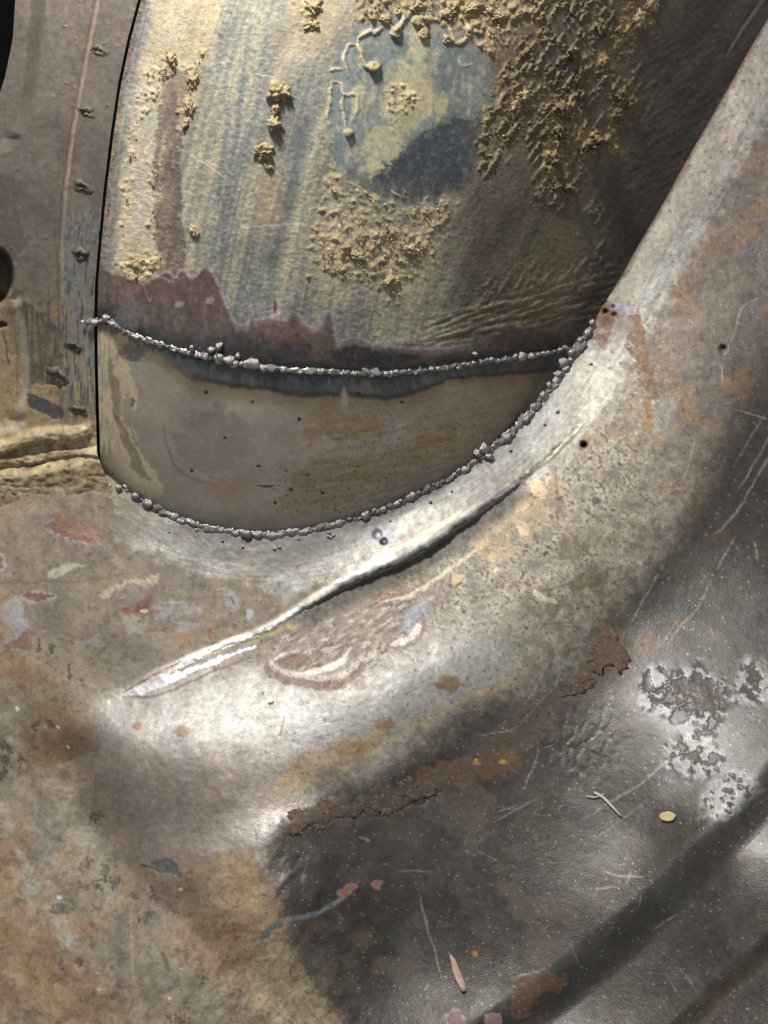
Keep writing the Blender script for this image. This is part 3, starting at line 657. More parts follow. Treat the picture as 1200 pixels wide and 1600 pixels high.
# ------------------------------------------------------------------ painting: floor sheets
def chip(s, pts, seed=1, halo=c8(176, 174, 178), core=c8(126, 78, 66), w=5):
    s.poly(pts, halo * .92, soft=3, na=4.5, ns=12, seed=seed, grow=w * .7, rgh=.5, met=.1, op=.6)
    s.poly(pts, core * .9, soft=2, na=4.5, ns=9, seed=seed, rgh=.6, met=0, op=.85)
def paint_floor(s):
    x, y = s.x, s.y
    n = s.fb(130, 7, 301, gain=.62); f = s.fb(26, 6, 302, gain=.7) * 1.2; g = s.fb(9, 4, 303); sp = s.fb(6, 3, 304); big = s.fb(300, 3, 305)
    dW, tW, sW, _, _, LW = seg(x, y, np.vstack([WELD, EDGE[1:]]))
    q = dW
    al = .6 * fbm(tW, q, 40, 4, 306, 5, .18) + .7 * fbm(tW, q, 40, 3, 309, 3, .07)                      # grinding lines that follow the seam
    dL, tL, sL, _, _, LL = seg(x, y, LIP)
    # ground: brownish worn steel
    s.c[:] = mixn(c8(116, 105, 91), c8(146, 134, 117), .5 + .8 * f + .4 * n); s.met[:] = .25; s.rgh[:] = .5; s.bmp[:] = .35
    # left floor: rust tan and grey stains
    lf = ss(560, 380, x) * ss(1120, 1040, y + .25 * (x - 200))
    s.lay(lf * ss(-.1, .45, n + .4 * f) * .7, c8(146, 125, 100), 0, .65); s.lay(lf * ss(.05, .5, -n + .5 * f) * .7, c8(110, 100, 86), .2, .5)
    s.lay(lf * ss(.2, .5, s.fb(40, 4, 307)) * .5, c8(150, 138, 112))
    # mottled roll
    roll = ss(0, 30, sL) * ss(640, 760, x + .55 * (y - 760))
    m1 = s.fb(24, 7, 308, gain=.72) * 1.2
    s.lay(roll * .95, mixn(c8(122, 114, 101), c8(180, 171, 152), .5 + 1.3 * m1 + .3 * n), .35, .46, .35)
    s.lay(roll * ss(.12, .5, m1 * .6 + sp * .7 + .25 * n) * ss(1130, 1000, y) * ss(1080, 960, x) * .9, c8(88, 75, 57), .1, .6)
    # upper right roll: brown grey film
    ur = ss(930, 1060, x - .2 * (y - 500)) * ss(900, 600, y)
    s.lay(ur * .9, mixn(c8(108, 98, 90), c8(132, 121, 111), .5 + .8 * f + .3 * g), .4, .4, .5)
    s.lay(ur * ss(.1, .5, s.fb(70, 4, 310) + .35 * sp) * .6, c8(150, 118, 86), .1, .6); s.lay(ur * ss(.1, .5, -s.fb(60, 4, 311)) * .5, c8(104, 102, 104), .5, .34)
    # ground band next to the welded seam
    bw = np.interp(tW / LW, [0, .12, .3, .5, .6, .75, 1], [60, 70, 95, 85, 80, 75, 80]) + 22 * f
    band = ss(14, -14, q - bw) * ss(30, 150, tW)
    s.lay(band, mixn(c8(128, 124, 117), c8(178, 174, 166), .5 + 1.0 * al + .3 * f), .75, .34, .2)
    s.lay(band * ss(.15, .5, al) * .5, c8(110, 106, 100), .7, .36)
    s.lay(ss(26, 6, q) * ss(0, 60, tW) * ss(640, 560, x - 1.2 * (y - 640)) * .7, c8(96, 94, 92), .7, .36)
    s.poly([(200, 790), (280, 818), (400, 845), (520, 832), (560, 850), (480, 890), (360, 880), (260, 850)], c8(112, 108, 103), soft=26, na=16, seed=312, op=.75, met=.4, rgh=.4)
    s.poly([(950, 450), (1000, 380), (1040, 310), (1075, 320), (1020, 420), (985, 490), (950, 480)], c8(168, 162, 144), soft=10, na=10, seed=313, op=.7, met=.4)  # paler edge: the roll's lit side painted in, also on the next patch
    s.poly([(1060, 290), (1130, 160), (1190, 60), (1210, 90), (1130, 250), (1075, 330)], c8(158, 146, 132), soft=14, na=16, seed=314, op=.6)
    dE = seg(x, y, EDGE)[0]; s.lay(ss(9, 2, dE + 4 * f) * .7 * ss(470, 440, y), c8(112, 88, 70), .1, .7); s.lay(ss(3.0, 1.0, dE + 1.5 * g) * .6 * ss(470, 440, y), c8(70, 54, 44), .1, .7)
    # orange rust by the end of the seam
    s.poly([(945, 480), (985, 485), (1005, 500), (1012, 540), (1022, 590), (1020, 625), (1005, 600), (990, 560), (975, 520), (940, 505)], c8(144, 106, 74), soft=9, na=16, seed=315, op=.75, breakup=.2, met=0, rgh=.8)
    s.poly([(935, 480), (955, 470), (960, 500), (945, 540), (925, 530)], c8(118, 88, 72), soft=6, na=8, seed=316, op=.8); s.poly([(955, 470), (990, 478), (985, 490), (960, 488)], c8(150, 152, 166), soft=3, na=4, seed=317, op=.8)
    s.blob(974, 508, 16, 14, c8(150, 146, 136), soft=.4, seed=318, op=.9); s.blob(1012, 650, 8, 30, c8(150, 104, 66), soft=.7, op=.7, seed=319)
    s.poly([(900, 560), (960, 560), (990, 600), (960, 660), (900, 720), (850, 700), (870, 640)], c8(150, 141, 126), soft=18, na=18, seed=320, op=.4, met=.4)
    for a in ((962, 678, 22, 9), (990, 640, 12, 30), (985, 700, 14, 18), (1030, 690, 7, 14), (1040, 755, 7, 12), (920, 690, 10, 18)): s.blob(*a, c=c8(150, 122, 94), soft=.8, seed=int(a[0]), op=.45)
    # tan flaked edge under the lip and chips
    s.poly([(740, 830), (800, 780), (850, 745), (880, 760), (820, 850), (760, 880)], c8(178, 158, 128), soft=10, na=14, seed=322, op=.7)
    for a in ((842, 766, 12, 16), (816, 790, 12, 9), (818, 826, 9, 14), (755, 850, 16, 7), (770, 870, 9, 8), (715, 905, 12, 7)): s.blob(*a, c=c8(206, 184, 146), ang=-.6, soft=.3, seed=int(a[0]), op=.85, dh=1.2)
    for a in ((805, 842, 9, 12), (737, 918, 13, 12), (868, 788, 9, 8)): s.blob(*a, c=c8(118, 116, 114), soft=.4, seed=int(a[0]), op=.6, met=.5)
    s.line([(868, 725), (870, 780), (872, 835)], 4, c8(136, 100, 56), soft=4, op=.7); s.blob(932, 782, 6, 6, c8(78, 74, 82), soft=.3); s.blob(875, 780, 6, 6, c8(90, 84, 86), soft=.4)
    s.line([(845, 925), (880, 915), (905, 905)], 3, c8(86, 78, 66), op=.8); s.line([(975, 690), (985, 700), (998, 708)], 3, c8(80, 72, 62), op=.8)
    s.poly([(835, 920), (848, 930), (866, 936), (868, 942), (845, 938), (834, 930)], c8(208, 198, 174), soft=2, na=2, op=.9)
    s.line([(772, 894), (778, 886)], 6, c8(214, 208, 196), op=.9); s.blob(890, 858, 26, 18, c8(100, 88, 70), soft=.6, seed=331, op=.6); s.blob(925, 905, 34, 14, c8(104, 90, 66), soft=.7, ang=-.4, seed=332, op=.6)
    # plateau: pale bare steel
    s.poly([(150, 1095), (230, 1080), (320, 1050), (420, 1040), (520, 1065), (640, 1015), (720, 980), (800, 1010), (760, 1080), (640, 1140), (560, 1180), (420, 1200), (300, 1190), (180, 1160)], c8(168, 165, 159), soft=40, na=24, ns=50, seed=340, op=1.0, met=.75, rgh=.34, bmp=.3)
    s.poly([(150, 1170), (330, 1185), (430, 1205), (500, 1220), (430, 1275), (350, 1330), (310, 1400), (262, 1418), (205, 1350), (160, 1280), (135, 1220)], c8(138, 126, 116), soft=40, na=18, ns=40, seed=341, op=.8, met=.65, rgh=.36)  # greyer steel of the hollow, its shading mixed into the colour
    s.poly([(380, 1270), (470, 1230), (560, 1200), (620, 1170), (600, 1210), (500, 1280), (420, 1310), (330, 1330)], c8(182, 172, 162), soft=24, na=14, seed=342, op=.85, met=.7, rgh=.26)  # pale strip paints the ridge's highlight into the steel
    i = s.near(120, 1030, 860, 1290)
    s.lay(specks(s.x[i], s.y[i], 8, .3, 343, .08, .28) * .5, c8(108, 96, 80), i=i)
    for a in ((215, 1135, 9, 6), (285, 1143, 12, 9), (205, 1100, 3, 3), (424, 1099, 4, 3), (508, 1125, 3, 3), (600, 1130, 16, 10), (700, 1070, 20, 14), (550, 1170, 30, 12)): s.blob(*a, c=c8(136, 106, 74), soft=.6, seed=int(a[0]), op=.75)
    s.line([(445, 1118), (440, 1140), (437, 1152)], 3, c8(110, 90, 70), op=.8); s.blob(424, 1099, 5, 3, c8(40, 38, 36), ang=-.4, soft=.3)
    # tan paint margin between plateau and black coat
    s.line([(395, 1265), (450, 1235), (500, 1220), (560, 1190), (600, 1165), (640, 1140), (690, 1115), (740, 1088), (790, 1070), (830, 1050)], 7, c8(178, 154, 110), soft=6, wob=7, op=.75, met=.05, rgh=.6)
    s.poly([(460, 1190), (540, 1155), (600, 1140), (590, 1170), (520, 1205), (450, 1230)], c8(170, 142, 100), soft=12, na=14, seed=346, op=.6, breakup=.1)
    # brown purple grinding scuff below the lip and its zip marks
    s.poly([(405, 1005), (470, 975), (540, 945), (620, 925), (680, 905), (700, 925), (670, 965), (640, 1000), (590, 1010), (560, 1035), (520, 1050), (440, 1050), (415, 1030)], c8(132, 116, 106), soft=12, na=18, seed=350, op=.6, met=.4, rgh=.4)
    i = s.near(400, 890, 720, 1070); w = fbm(s.x[i], s.y[i], 5, 4, 351, 5, 1, ang=-.5); P = np.array([(420, 1005), (540, 950), (690, 910), (660, 970), (580, 1010), (520, 1050), (430, 1045)])
    md = inside(s.x[i], s.y[i], P) * 1.0
    s.lay(ss(.15, .4, w) * md * .8, c8(160, 156, 156), .6, .36, i=i); s.lay(ss(-.2, -.45, w) * md * .5, c8(114, 92, 82), .1, .6, i=i)
    brn = c8(116, 98, 90)
    s.line([(418, 1030), (425, 1050), (460, 1062), (510, 1068), (545, 1058), (568, 1035), (575, 1018)], 17, brn, soft=4, op=.9, taper=.05)
    s.poly([(480, 1062), (530, 1062), (540, 1074), (500, 1082), (482, 1072)], c8(120, 98, 88), soft=2, na=4, op=.9)
    s.line([(420, 1032), (430, 1045), (462, 1054), (510, 1060), (542, 1050), (562, 1032), (570, 1020)], 9, c8(184, 173, 166), soft=4, taper=.05, tick=5.0, met=.6, rgh=.35, op=.8, wob=2, breakup=.15)
    s.line([(470, 1052), (505, 1046), (530, 1035), (546, 1016)], 10, c8(206, 197, 189), soft=4, taper=.25, op=.85, met=.6, rgh=.34)
    s.line([(424, 1036), (440, 1024), (470, 1016)], 6, c8(196, 182, 172), tick=5, op=.8); s.poly([(435, 1030), (470, 1020), (490, 1032), (470, 1044), (445, 1044)], c8(118, 92, 76), soft=4, na=4, op=.8)
    s.line([(608, 1012), (625, 1006), (645, 998), (655, 980), (660, 965)], 20, c8(132, 112, 104), soft=6, op=.8)
    s.line([(610, 1008), (628, 1002), (646, 992), (656, 972)], 11, c8(204, 195, 186), soft=4, tick=5, met=.6, rgh=.34, taper=.1)
    s.line([(570, 1035), (582, 1020), (592, 1000)], 10, c8(186, 170, 152), soft=3); s.poly([(645, 945), (672, 942), (668, 962), (640, 985), (630, 975)], c8(140, 142, 150), soft=3, na=3, op=.8, met=.6)
    s.line([(590, 940), (640, 930), (680, 905), (730, 870), (760, 845)], 6, c8(214, 198, 172), soft=3, wob=4, breakup=.2, taper=.2, met=.3, dh=.8)
    s.blob(600, 928, 16, 7, c8(150, 122, 108), soft=.5, seed=360)
    # the torn lip: bare steel with its highlight painted in
    tt = tL / LL
    lw = np.interp(tt, [0, .08, .25, .38, .6, .75, .85, 1], [10, 14, 12, 14, 30, 20, 8, 3])
    m = ss(1.15, .75, -sL / lw + .12 * f) * (sL < 2) * ss(0, .01, tt) * ss(.87, .8, tt)
    s.lay(m, mixn(c8(140, 137, 131), c8(200, 198, 194), .5 + fbm(tL, sL, 18, 4, 361, 3, .25)), .85, .3, .12)
    s.lay(ss(5, 2, np.abs(-sL - lw)) * m * .8, c8(150, 130, 100))
    s.line([(190, 1086), (225, 1090), (270, 1078), (330, 1050), (400, 1025)], 4, c8(120, 98, 92), soft=2, wob=3); s.line([(186, 1086), (240, 1055), (290, 1030)], 3.5, c8(116, 92, 86), soft=2, wob=2)
    s.poly([(192, 1086), (235, 1066), (300, 1042), (380, 1014), (396, 1012), (330, 1040), (270, 1066), (225, 1084)], c8(184, 183, 184), soft=3, na=4, seed=362, met=.85, rgh=.2, op=.9)
    s.lay(ss(2, 6, sL) * ss(40, 20, sL) * ss(.3, .4, tt) * ss(.85, .78, tt) * .8, mixn(c8(70, 66, 60), c8(110, 102, 92), .5 + g), .2, .6, .6)  # dark band below the lip: its shadow painted into the colour
    s.line([(380, 1010), (420, 990), (470, 975)], 7, c8(172, 158, 110), wob=5, op=.7, breakup=.2)
    s.line([(560, 890), (600, 868), (660, 838), (720, 800)], 7, c8(206, 190, 150), soft=5, op=.6, wob=4)
    # fine crack line going up from the lip
    s.line([(800, 762), (845, 725), (862, 712), (885, 690), (905, 668), (920, 655)], 3.5, c8(206, 196, 168), soft=2, wob=3, op=.9, dh=1.2, seed=364); s.line([(803, 766), (848, 730), (888, 694), (915, 668)], 2, c8(104, 92, 72), soft=2, wob=4, op=.5, dh=-.5, seed=364, breakup=.25)
    # light scuffs and chips on the left floor
    chip(s, [(70, 820), (85, 832), (110, 842), (150, 850), (140, 838), (100, 830), (85, 815)], 370, w=3); s.poly([(80, 800), (120, 808), (160, 830), (158, 852), (120, 845), (90, 830)], c8(150, 104, 82), soft=6, na=8, seed=371, op=.5, breakup=.2)
    chip(s, [(-6, 868), (4, 872), (4, 886), (-6, 888)], 372); chip(s, [(35, 930), (60, 926), (84, 930), (70, 938), (45, 938)], 373)
    s.poly([(0, 960), (15, 940), (30, 935), (40, 955), (48, 985), (46, 1012), (0, 1016), (0, 1000), (20, 985)], c8(156, 157, 160), soft=6, na=8, seed=374, op=.65); s.poly([(8, 1012), (20, 1000), (30, 996), (38, 985), (47, 985), (46, 1012)], c8(126, 76, 64), soft=2, na=4, seed=375, op=.85)
    s.poly([(158, 930), (180, 912), (220, 905), (250, 900), (232, 918), (190, 922), (170, 935)], c8(190, 177, 152), soft=5, na=7, seed=376, op=.7)
    s.poly([(172, 935), (195, 915), (220, 918), (224, 936), (205, 948), (180, 946)], c8(120, 113, 103), soft=5, na=6, seed=377, op=.7); s.line([(172, 945), (200, 950), (222, 940), (226, 924), (214, 914), (196, 914)], 3, c8(150, 104, 96), soft=1.6)
    s.poly([(190, 952), (215, 944), (228, 925), (238, 932), (232, 946), (250, 952), (246, 960), (225, 958), (205, 962)], c8(128, 80, 68), soft=2, na=5, seed=378, op=.85); s.blob(226, 955, 6, 3, c8(226, 214, 200), soft=.3)
    s.poly([(238, 945), (290, 940), (310, 952), (290, 965), (250, 962)], c8(166, 164, 164), soft=10, na=14, seed=379, op=.55, met=.5); s.poly([(190, 965), (230, 962), (225, 985), (205, 990)], c8(172, 168, 160), soft=10, na=8, op=.5)
    s.poly([(75, 895), (105, 880), (130, 885), (110, 890), (85, 905)], c8(192, 184, 172), soft=3, na=5, seed=380, op=.7); s.poly([(278, 975), (310, 972), (300, 988), (280, 985)], c8(158, 156, 160), soft=8, na=9, seed=381, op=.5)
    s.blob(362, 938, 12, 16, c8(162, 160, 162), ang=-.5, soft=.6, seed=382, op=.6); s.line([(360, 932), (367, 945)], 4, c8(90, 84, 84)); s.blob(390, 960, 5, 10, c8(186, 186, 196), soft=.5, op=.7); s.poly([(420, 925), (460, 905), (490, 915), (450, 935)], c8(158, 164, 166), soft=8, na=8, seed=383, op=.5)
    s.poly([(120, 1000), (160, 995), (150, 1010), (125, 1012)], c8(158, 160, 164), soft=8, na=8, op=.45); s.blob(328, 990, 4, 9, c8(150, 84, 66), soft=.4); s.blob(285, 1000, 14, 10, c8(150, 116, 78), soft=.6)
    s.line([(-420, 925), (30, 910), (130, 908), (200, 895), (235, 885)], 4, c8(100, 86, 70), soft=4, op=.6, wob=4)
    s.poly([(110, 735), (165, 735), (260, 790), (280, 820), (200, 810), (150, 770), (90, 775)], c8(164, 154, 136), soft=14, na=12, seed=385, op=.7)
    i = s.near(120, 760, 420, 880); w = fbm(s.x[i], s.y[i], 5, 3, 386, 5, 1, ang=.5); s.lay(ss(.1, .4, w) * .5 * ss(420, 330, s.x[i]), c8(104, 100, 94), .4, .42, i=i)
    s.poly([(-420, 770), (0, 790), (90, 775), (130, 770), (60, 800), (-420, 830)], c8(152, 138, 116), soft=12, na=10, op=.6)
    # bottom left: rust, ochre, pale paint
    bl = ss(1060, 1120, y + .35 * (x - 100)) * ss(30, 90, FOLD_side(x, y)) 
    fd = FOLD_side(x, y)
    low = ss(-30, 30, -fd) * ss(1020, 1080, y) + ss(1330, 1380, y + .2 * (x - 300)) * ss(560, 480, x - .25 * (y - 1350))
    low = np.clip(low, 0, 1)
    m2 = s.fb(60, 7, 391, gain=.72) * 1.3; m3 = s.fb(34, 7, 392, gain=.75) * 1.3
    s.lay(low * .95, mixn(c8(118, 106, 88), c8(154, 137, 112), .5 + .9 * m3), .15, .40, .4)
    s.lay(low * ss(-.1, .5, m2) * .6, c8(152, 118, 86), 0, .6); s.lay(low * ss(.05, .5, -m2 + .3 * m3) * .6, c8(126, 119, 102), .15, .5)
    s.lay(low * ss(.15, .5, s.fb(44, 5, 394)) * .6, c8(110, 98, 80), .1, .55); s.lay(low * ss(.28, .5, s.fb(20, 4, 395)) * .6, c8(104, 84, 60))
    s.poly([(0, 1000), (90, 1010), (180, 1040), (170, 1090), (110, 1120), (40, 1110), (0, 1080)], c8(138, 127, 104), soft=24, na=22, seed=396, op=.5)
    s.poly([(60, 1100), (130, 1110), (140, 1170), (90, 1220), (50, 1200)], c8(116, 90, 64), soft=20, na=20, seed=397, op=.7)
    s.poly([(60, 1220), (110, 1235), (150, 1310), (185, 1390), (215, 1410), (190, 1420), (140, 1370), (100, 1300), (60, 1260)], c8(148, 141, 116), soft=12, na=16, seed=398, op=.6); s.poly([(0, 1210), (40, 1220), (60, 1280), (30, 1300), (0, 1290)], c8(150, 143, 122), soft=17, na=20, seed=399, op=.5)
    s.poly([(30, 1330), (60, 1370), (100, 1430), (115, 1475), (85, 1460), (50, 1420), (25, 1370)], c8(166, 168, 152), soft=14, na=24, seed=400, op=.65)
    s.poly([(60, 1240), (80, 1250), (95, 1300), (70, 1350), (40, 1340), (55, 1290)], c8(110, 110, 100), soft=12, na=12, seed=401, op=.6)
    s.poly([(172, 1440), (200, 1440), (208, 1490), (205, 1540), (190, 1560), (168, 1520), (165, 1480)], c8(100, 102, 95), soft=14, na=18, seed=402, op=.65); s.poly([(205, 1430), (260, 1470), (330, 1530), (350, 1600), (260, 1600), (215, 1500)], c8(128, 122, 100), soft=22, na=22, seed=403, op=.6)
    s.line([(204, 1420), (206, 1480), (208, 1530)], 4, c8(172, 140, 110), soft=4, op=.7)
    s.poly([(420, 1430), (450, 1445), (482, 1510), (510, 1560), (545, 1620), (600, 1780), (420, 1780), (400, 1600), (380, 1520), (390, 1460)], c8(168, 151, 120), soft=17, na=30, ns=40, seed=404, op=.8, breakup=.2, bs=26)
    i = s.near(340, 1400, 620, 1770); w = s.fb(7, 4, 405, i); s.lay(ss(.3, .45, w) * .65, c8(104, 84, 60), i=i)
    s.line([(118, 1200), (140, 1260), (180, 1330), (235, 1395), (290, 1440), (360, 1500)], 34, c8(96, 88, 78), soft=34, wob=10, op=.6, met=.2, rgh=.4, seed=411)  # soft dark band paints shade along the fold
    for a in ((30, 1480, 60, 90), (110, 1560, 80, 60), (330, 1480, 70, 50), (20, 1040, 70, 26), (20, 1340, 26, 60)):
        s.blob(*a, c=c8(150, 112, 76), ang=.4, soft=.9, na=.6, ns=22, seed=int(a[0] + 7), op=.5)
    s.poly([(380, 1330), (420, 1340), (430, 1400), (440, 1440), (390, 1440), (340, 1400), (330, 1360)], c8(166, 138, 104), soft=18, na=16, seed=406, op=.7)
    s.poly([(385, 1300), (410, 1290), (450, 1300), (452, 1330), (420, 1365), (405, 1360), (400, 1330)], c8(170, 169, 168), soft=14, na=14, seed=407, op=.6, met=.75, rgh=.3); s.blob(419, 1322, 5, 14, c8(176, 142, 84), soft=.4, op=.9, met=.2)
    s.poly([(235, 1350), (262, 1342), (275, 1352), (282, 1372), (270, 1366), (248, 1362)], c8(104, 104, 102), soft=1.5, na=4, ns=8, seed=408, dh=-1.0); s.line([(220, 1352), (240, 1356), (252, 1364)], 3, c8(60, 54, 46), wob=2)
    for a in ((8, 1168, 12, 6), (8, 1188, 9, 6), (5, 1210, 9, 5), (32, 1188, 7, 5), (55, 1135, 6, 4), (78, 1132, 8, 5), (108, 1052, 8, 4), (128, 1066, 5, 3), (60, 1012, 7, 4), (80, 1016, 7, 4), (132, 1352, 9, 6), (165, 1360, 12, 7), (178, 1382, 7, 9), (155, 1388, 6, 4), (240, 1398, 9, 4), (210, 1400, 6, 4), (230, 1432, 9, 7), (320, 1530, 5, 5), (280, 1595, 14, 5), (95, 1506, 5, 5), (125, 1506, 4, 5), (148, 1278, 6, 9)):
        s.blob(a[0], a[1], a[2] * 1.25, a[3], c=c8(72, 64, 54), ang=.5 + (a[0] % 7) * .3, soft=.25, na=1.3, ns=7, seed=int(a[0] + a[1]), op=.85, dh=-.8)
    s.line([(253, 1485), (258, 1500), (265, 1520)], 7, c8(96, 74, 58), soft=3); s.line([(150, 1210), (149, 1240), (147, 1275)], 5, c8(116, 96, 84), soft=3, op=.8)
    for px, py, r in ((90, 1136, 4), (27, 1107, 6), (107, 1167, 3), (93, 1403, 6), (265, 1560, 4), (282, 1390, 3), (152, 1520, 3), (155, 1546, 3)): s.blob(px, py, r * .7, r * .55, c8(214, 206, 192), soft=.4, na=.6, ns=4, seed=px, op=.9)
    s.blob(95, 1420, 18, 8, c8(80, 74, 66), soft=.4, na=.8, seed=415, op=.8); s.line([(120, 1385), (140, 1382), (160, 1372)], 3, c8(70, 62, 52), wob=4)
    # ------------- black-coated boot floor and the lower flank of the roll
    dV, tV, sV, _, _, LV = seg(x, y, VAL2)
    edge = sV + 20 * s.fb(70, 4, 420) + 6 * f
    dk = ss(-45, 34, -edge + 16 * s.fb(12, 5, 423, gain=.7))
    lowl = ss(26, -20, x + 14 * s.fb(10, 4, 447, gain=.7) - (np.interp(y, [1280, 1330, 1400, 1440, 1490, 1530, 1570, 1620, 1780], [395, 402, 428, 444, 462, 486, 512, 548, 620]) + 16 * f + 10 * s.fb(60, 4, 429))) * ss(1250, 1290, y)
    dk = dk * (1 - lowl)
    s.dark = dk
    s.lay(dk, mixn(c8(66, 62, 56), c8(92, 86, 79), .5 + .5 * f + .5 * n), .42, .34, .31)
    gl = ss(.0, .5, s.fb(90, 4, 421))
    s.lay(dk * gl * .35, c8(108, 105, 101), .5, .33)
    rust = s.fb(52, 5, 422)
    s.lay(dk * ss(.1, .42, rust) * ss(1240, 1330, y + .15 * (x - 600)) * ss(1020, 860, x - .3 * (y - 1400)) * .6, c8(92, 79, 68), .1, .55, .4)
    for a in ((505, 1452, 18, 14), (560, 1470, 18, 14), (510, 1500, 22, 18), (575, 1465, 14, 10), (480, 1440, 14, 12), (545, 1500, 12, 14), (510, 1515, 18, 14), (590, 1510, 12, 14), (650, 1440, 14, 14), (470, 1470, 18, 16), (820, 1420, 26, 20), (870, 1425, 30, 12), (840, 1470, 16, 24), (822, 1560, 22, 12), (730, 1260, 40, 40)):
        s.blob(*a, c=c8(104, 86, 70), soft=.8, seed=int(a[0]), op=.45, met=0, rgh=.7)
    s.poly([(770, 1160), (850, 1100), (920, 1040), (960, 985), (985, 1010), (960, 1050), (900, 1080), (850, 1140), (790, 1200)], c8(96, 80, 66), soft=14, na=18, seed=424, op=.6, met=0, rgh=.75, breakup=.1)
    s.poly([(660, 1200), (740, 1180), (800, 1170), (810, 1200), (740, 1220), (670, 1230)], c8(112, 86, 56), soft=12, na=14, seed=425, op=.6, met=0)
    for a in ((786, 1190, 6, 4), (745, 1190, 7, 5), (742, 1490, 5, 4)): s.blob(*a, c=c8(196, 146, 62), soft=.4, seed=int(a[0]))
    s.line([(440, 1290), (520, 1270), (600, 1258), (660, 1236), (740, 1190), (830, 1110), (900, 1065), (955, 1010)], 34, c8(88, 74, 62), soft=26, wob=14, taper=.1, op=.85, breakup=.2, bs=20, met=0, rgh=.8, bmp=.8, dh=1.0, seed=427)
    s.line([(450, 1300), (540, 1276), (610, 1268), (665, 1246), (700, 1228)], 5, c8(34, 30, 27), soft=3, wob=12, op=.7, breakup=.25, dh=-1.5, seed=428)
    s.poly([(1160, 560), (1210, 540), (1260, 600), (1200, 720), (1100, 870), (1040, 920), (1080, 840), (1150, 720)], c8(84, 80, 74), soft=30, na=24, seed=426, op=.6)
    for a in ((1120, 840, 22, 12), (1090, 800, 16, 10), (1010, 1010, 30, 18), (1060, 980, 24, 14)): s.blob(*a, c=c8(98, 78, 60), soft=.8, seed=int(a[0]), op=.5)
    # wrinkled paint
    i = s.near(840, 1080, 1000, 1260); xx, yy = s.x[i], s.y[i]
    f1, f2, _ = worley((xx + 9 * fbm(xx, yy, 24, 3, 3)) / .8, (yy + 9 * fbm(xx, yy, 24, 3, 9)) / 1.5, 21, 430); wr = f2 - f1; a = ss(1.1, .45, np.hypot((xx - 915) / 72, (yy - 1165) / 82) + .3 * fbm(xx, yy, 30, 3, 77))
    s.h[i] += a * .6 * (ss(0, .5, wr) - .8); s.lay(a * ss(.1, .0, wr) * .12, c8(54, 50, 47), i=i)
    s.line([(840, 1145), (850, 1165), (865, 1160)], 2, c8(40, 36, 34), dh=-1)
    # flaked patch on the right, silver showing
    fp = s.fb(17, 4, 431); fz = s.fb(40, 4, 432)
    def flaked(cx, cy, rx, ry, ang, bias):
        i = s.near(cx - 190, cy - 190, cx + 190, cy + 190); dx = s.x[i] - cx; dy = s.y[i] - cy; ca, sa = math.cos(ang), math.sin(ang)
        qq = np.hypot((dx * ca + dy * sa) / rx, (-dx * sa + dy * ca) / ry)
        z = ss(1.15, .7, qq + .5 * fz[i])
        s.lay(z * .8, mixn(c8(158, 156, 154), c8(200, 198, 196), .5 + g[i]), .8, .36, .6, i=i)
        b = ss(bias, bias + .04, fp[i] * 1.2 + .3 * sp[i] + .25 * (1 - qq)) * z
        s.lay(b, mixn(c8(72, 62, 56), c8(90, 78, 70), .5 + g[i]), .0, .9, .4, i=i); s.h[i] -= .9 * b
    flaked(1085, 1090, 66, 52, .3, .02); flaked(1085, 1180, 44, 44, .8, .12); flaked(1175, 1070, 26, 44, 0, .1); flaked(1140, 1240, 60, 34, -.6, .3); flaked(1020, 1070, 20, 40, .2, .12)
    s.blob(1085, 1085, 44, 26, c8(86, 70, 62), soft=.2, na=.55, ns=18, seed=433, rgh=.6, met=0, dh=-1); s.blob(1128, 1090, 14, 24, c8(84, 70, 62), soft=.2, na=.5, seed=434, met=0, rgh=.6, dh=-1)
    s.poly([(1040, 1010), (1200, 1000), (1200, 1230), (1100, 1240), (1010, 1150)], c8(112, 110, 108), soft=60, na=30, seed=435, op=.35)
    # channel beyond
    s.line([(1200, 1490), (1150, 1530), (1100, 1580), (1060, 1620)], 34, c8(96, 80, 58), soft=20, op=.7, wob=8, breakup=.2, met=0, rgh=.8)
    dC, tC, sC, _, _, LC = seg(x, y, CHAN); s.lay(ss(34, 16, dC) * .35, c8(66, 62, 55), .3, .5, .15)  # darkens the channel's colour to deepen its shade
    # rust bloom at the channel's foot
    s.poly([(810, 1530), (850, 1520), (890, 1530), (880, 1545), (840, 1560), (825, 1590), (800, 1585)], c8(108, 84, 66), soft=5, na=8, seed=437, op=.8, met=0, rgh=.8, dh=.8)
    # scratches in the coat
    sc = c8(168, 164, 158)
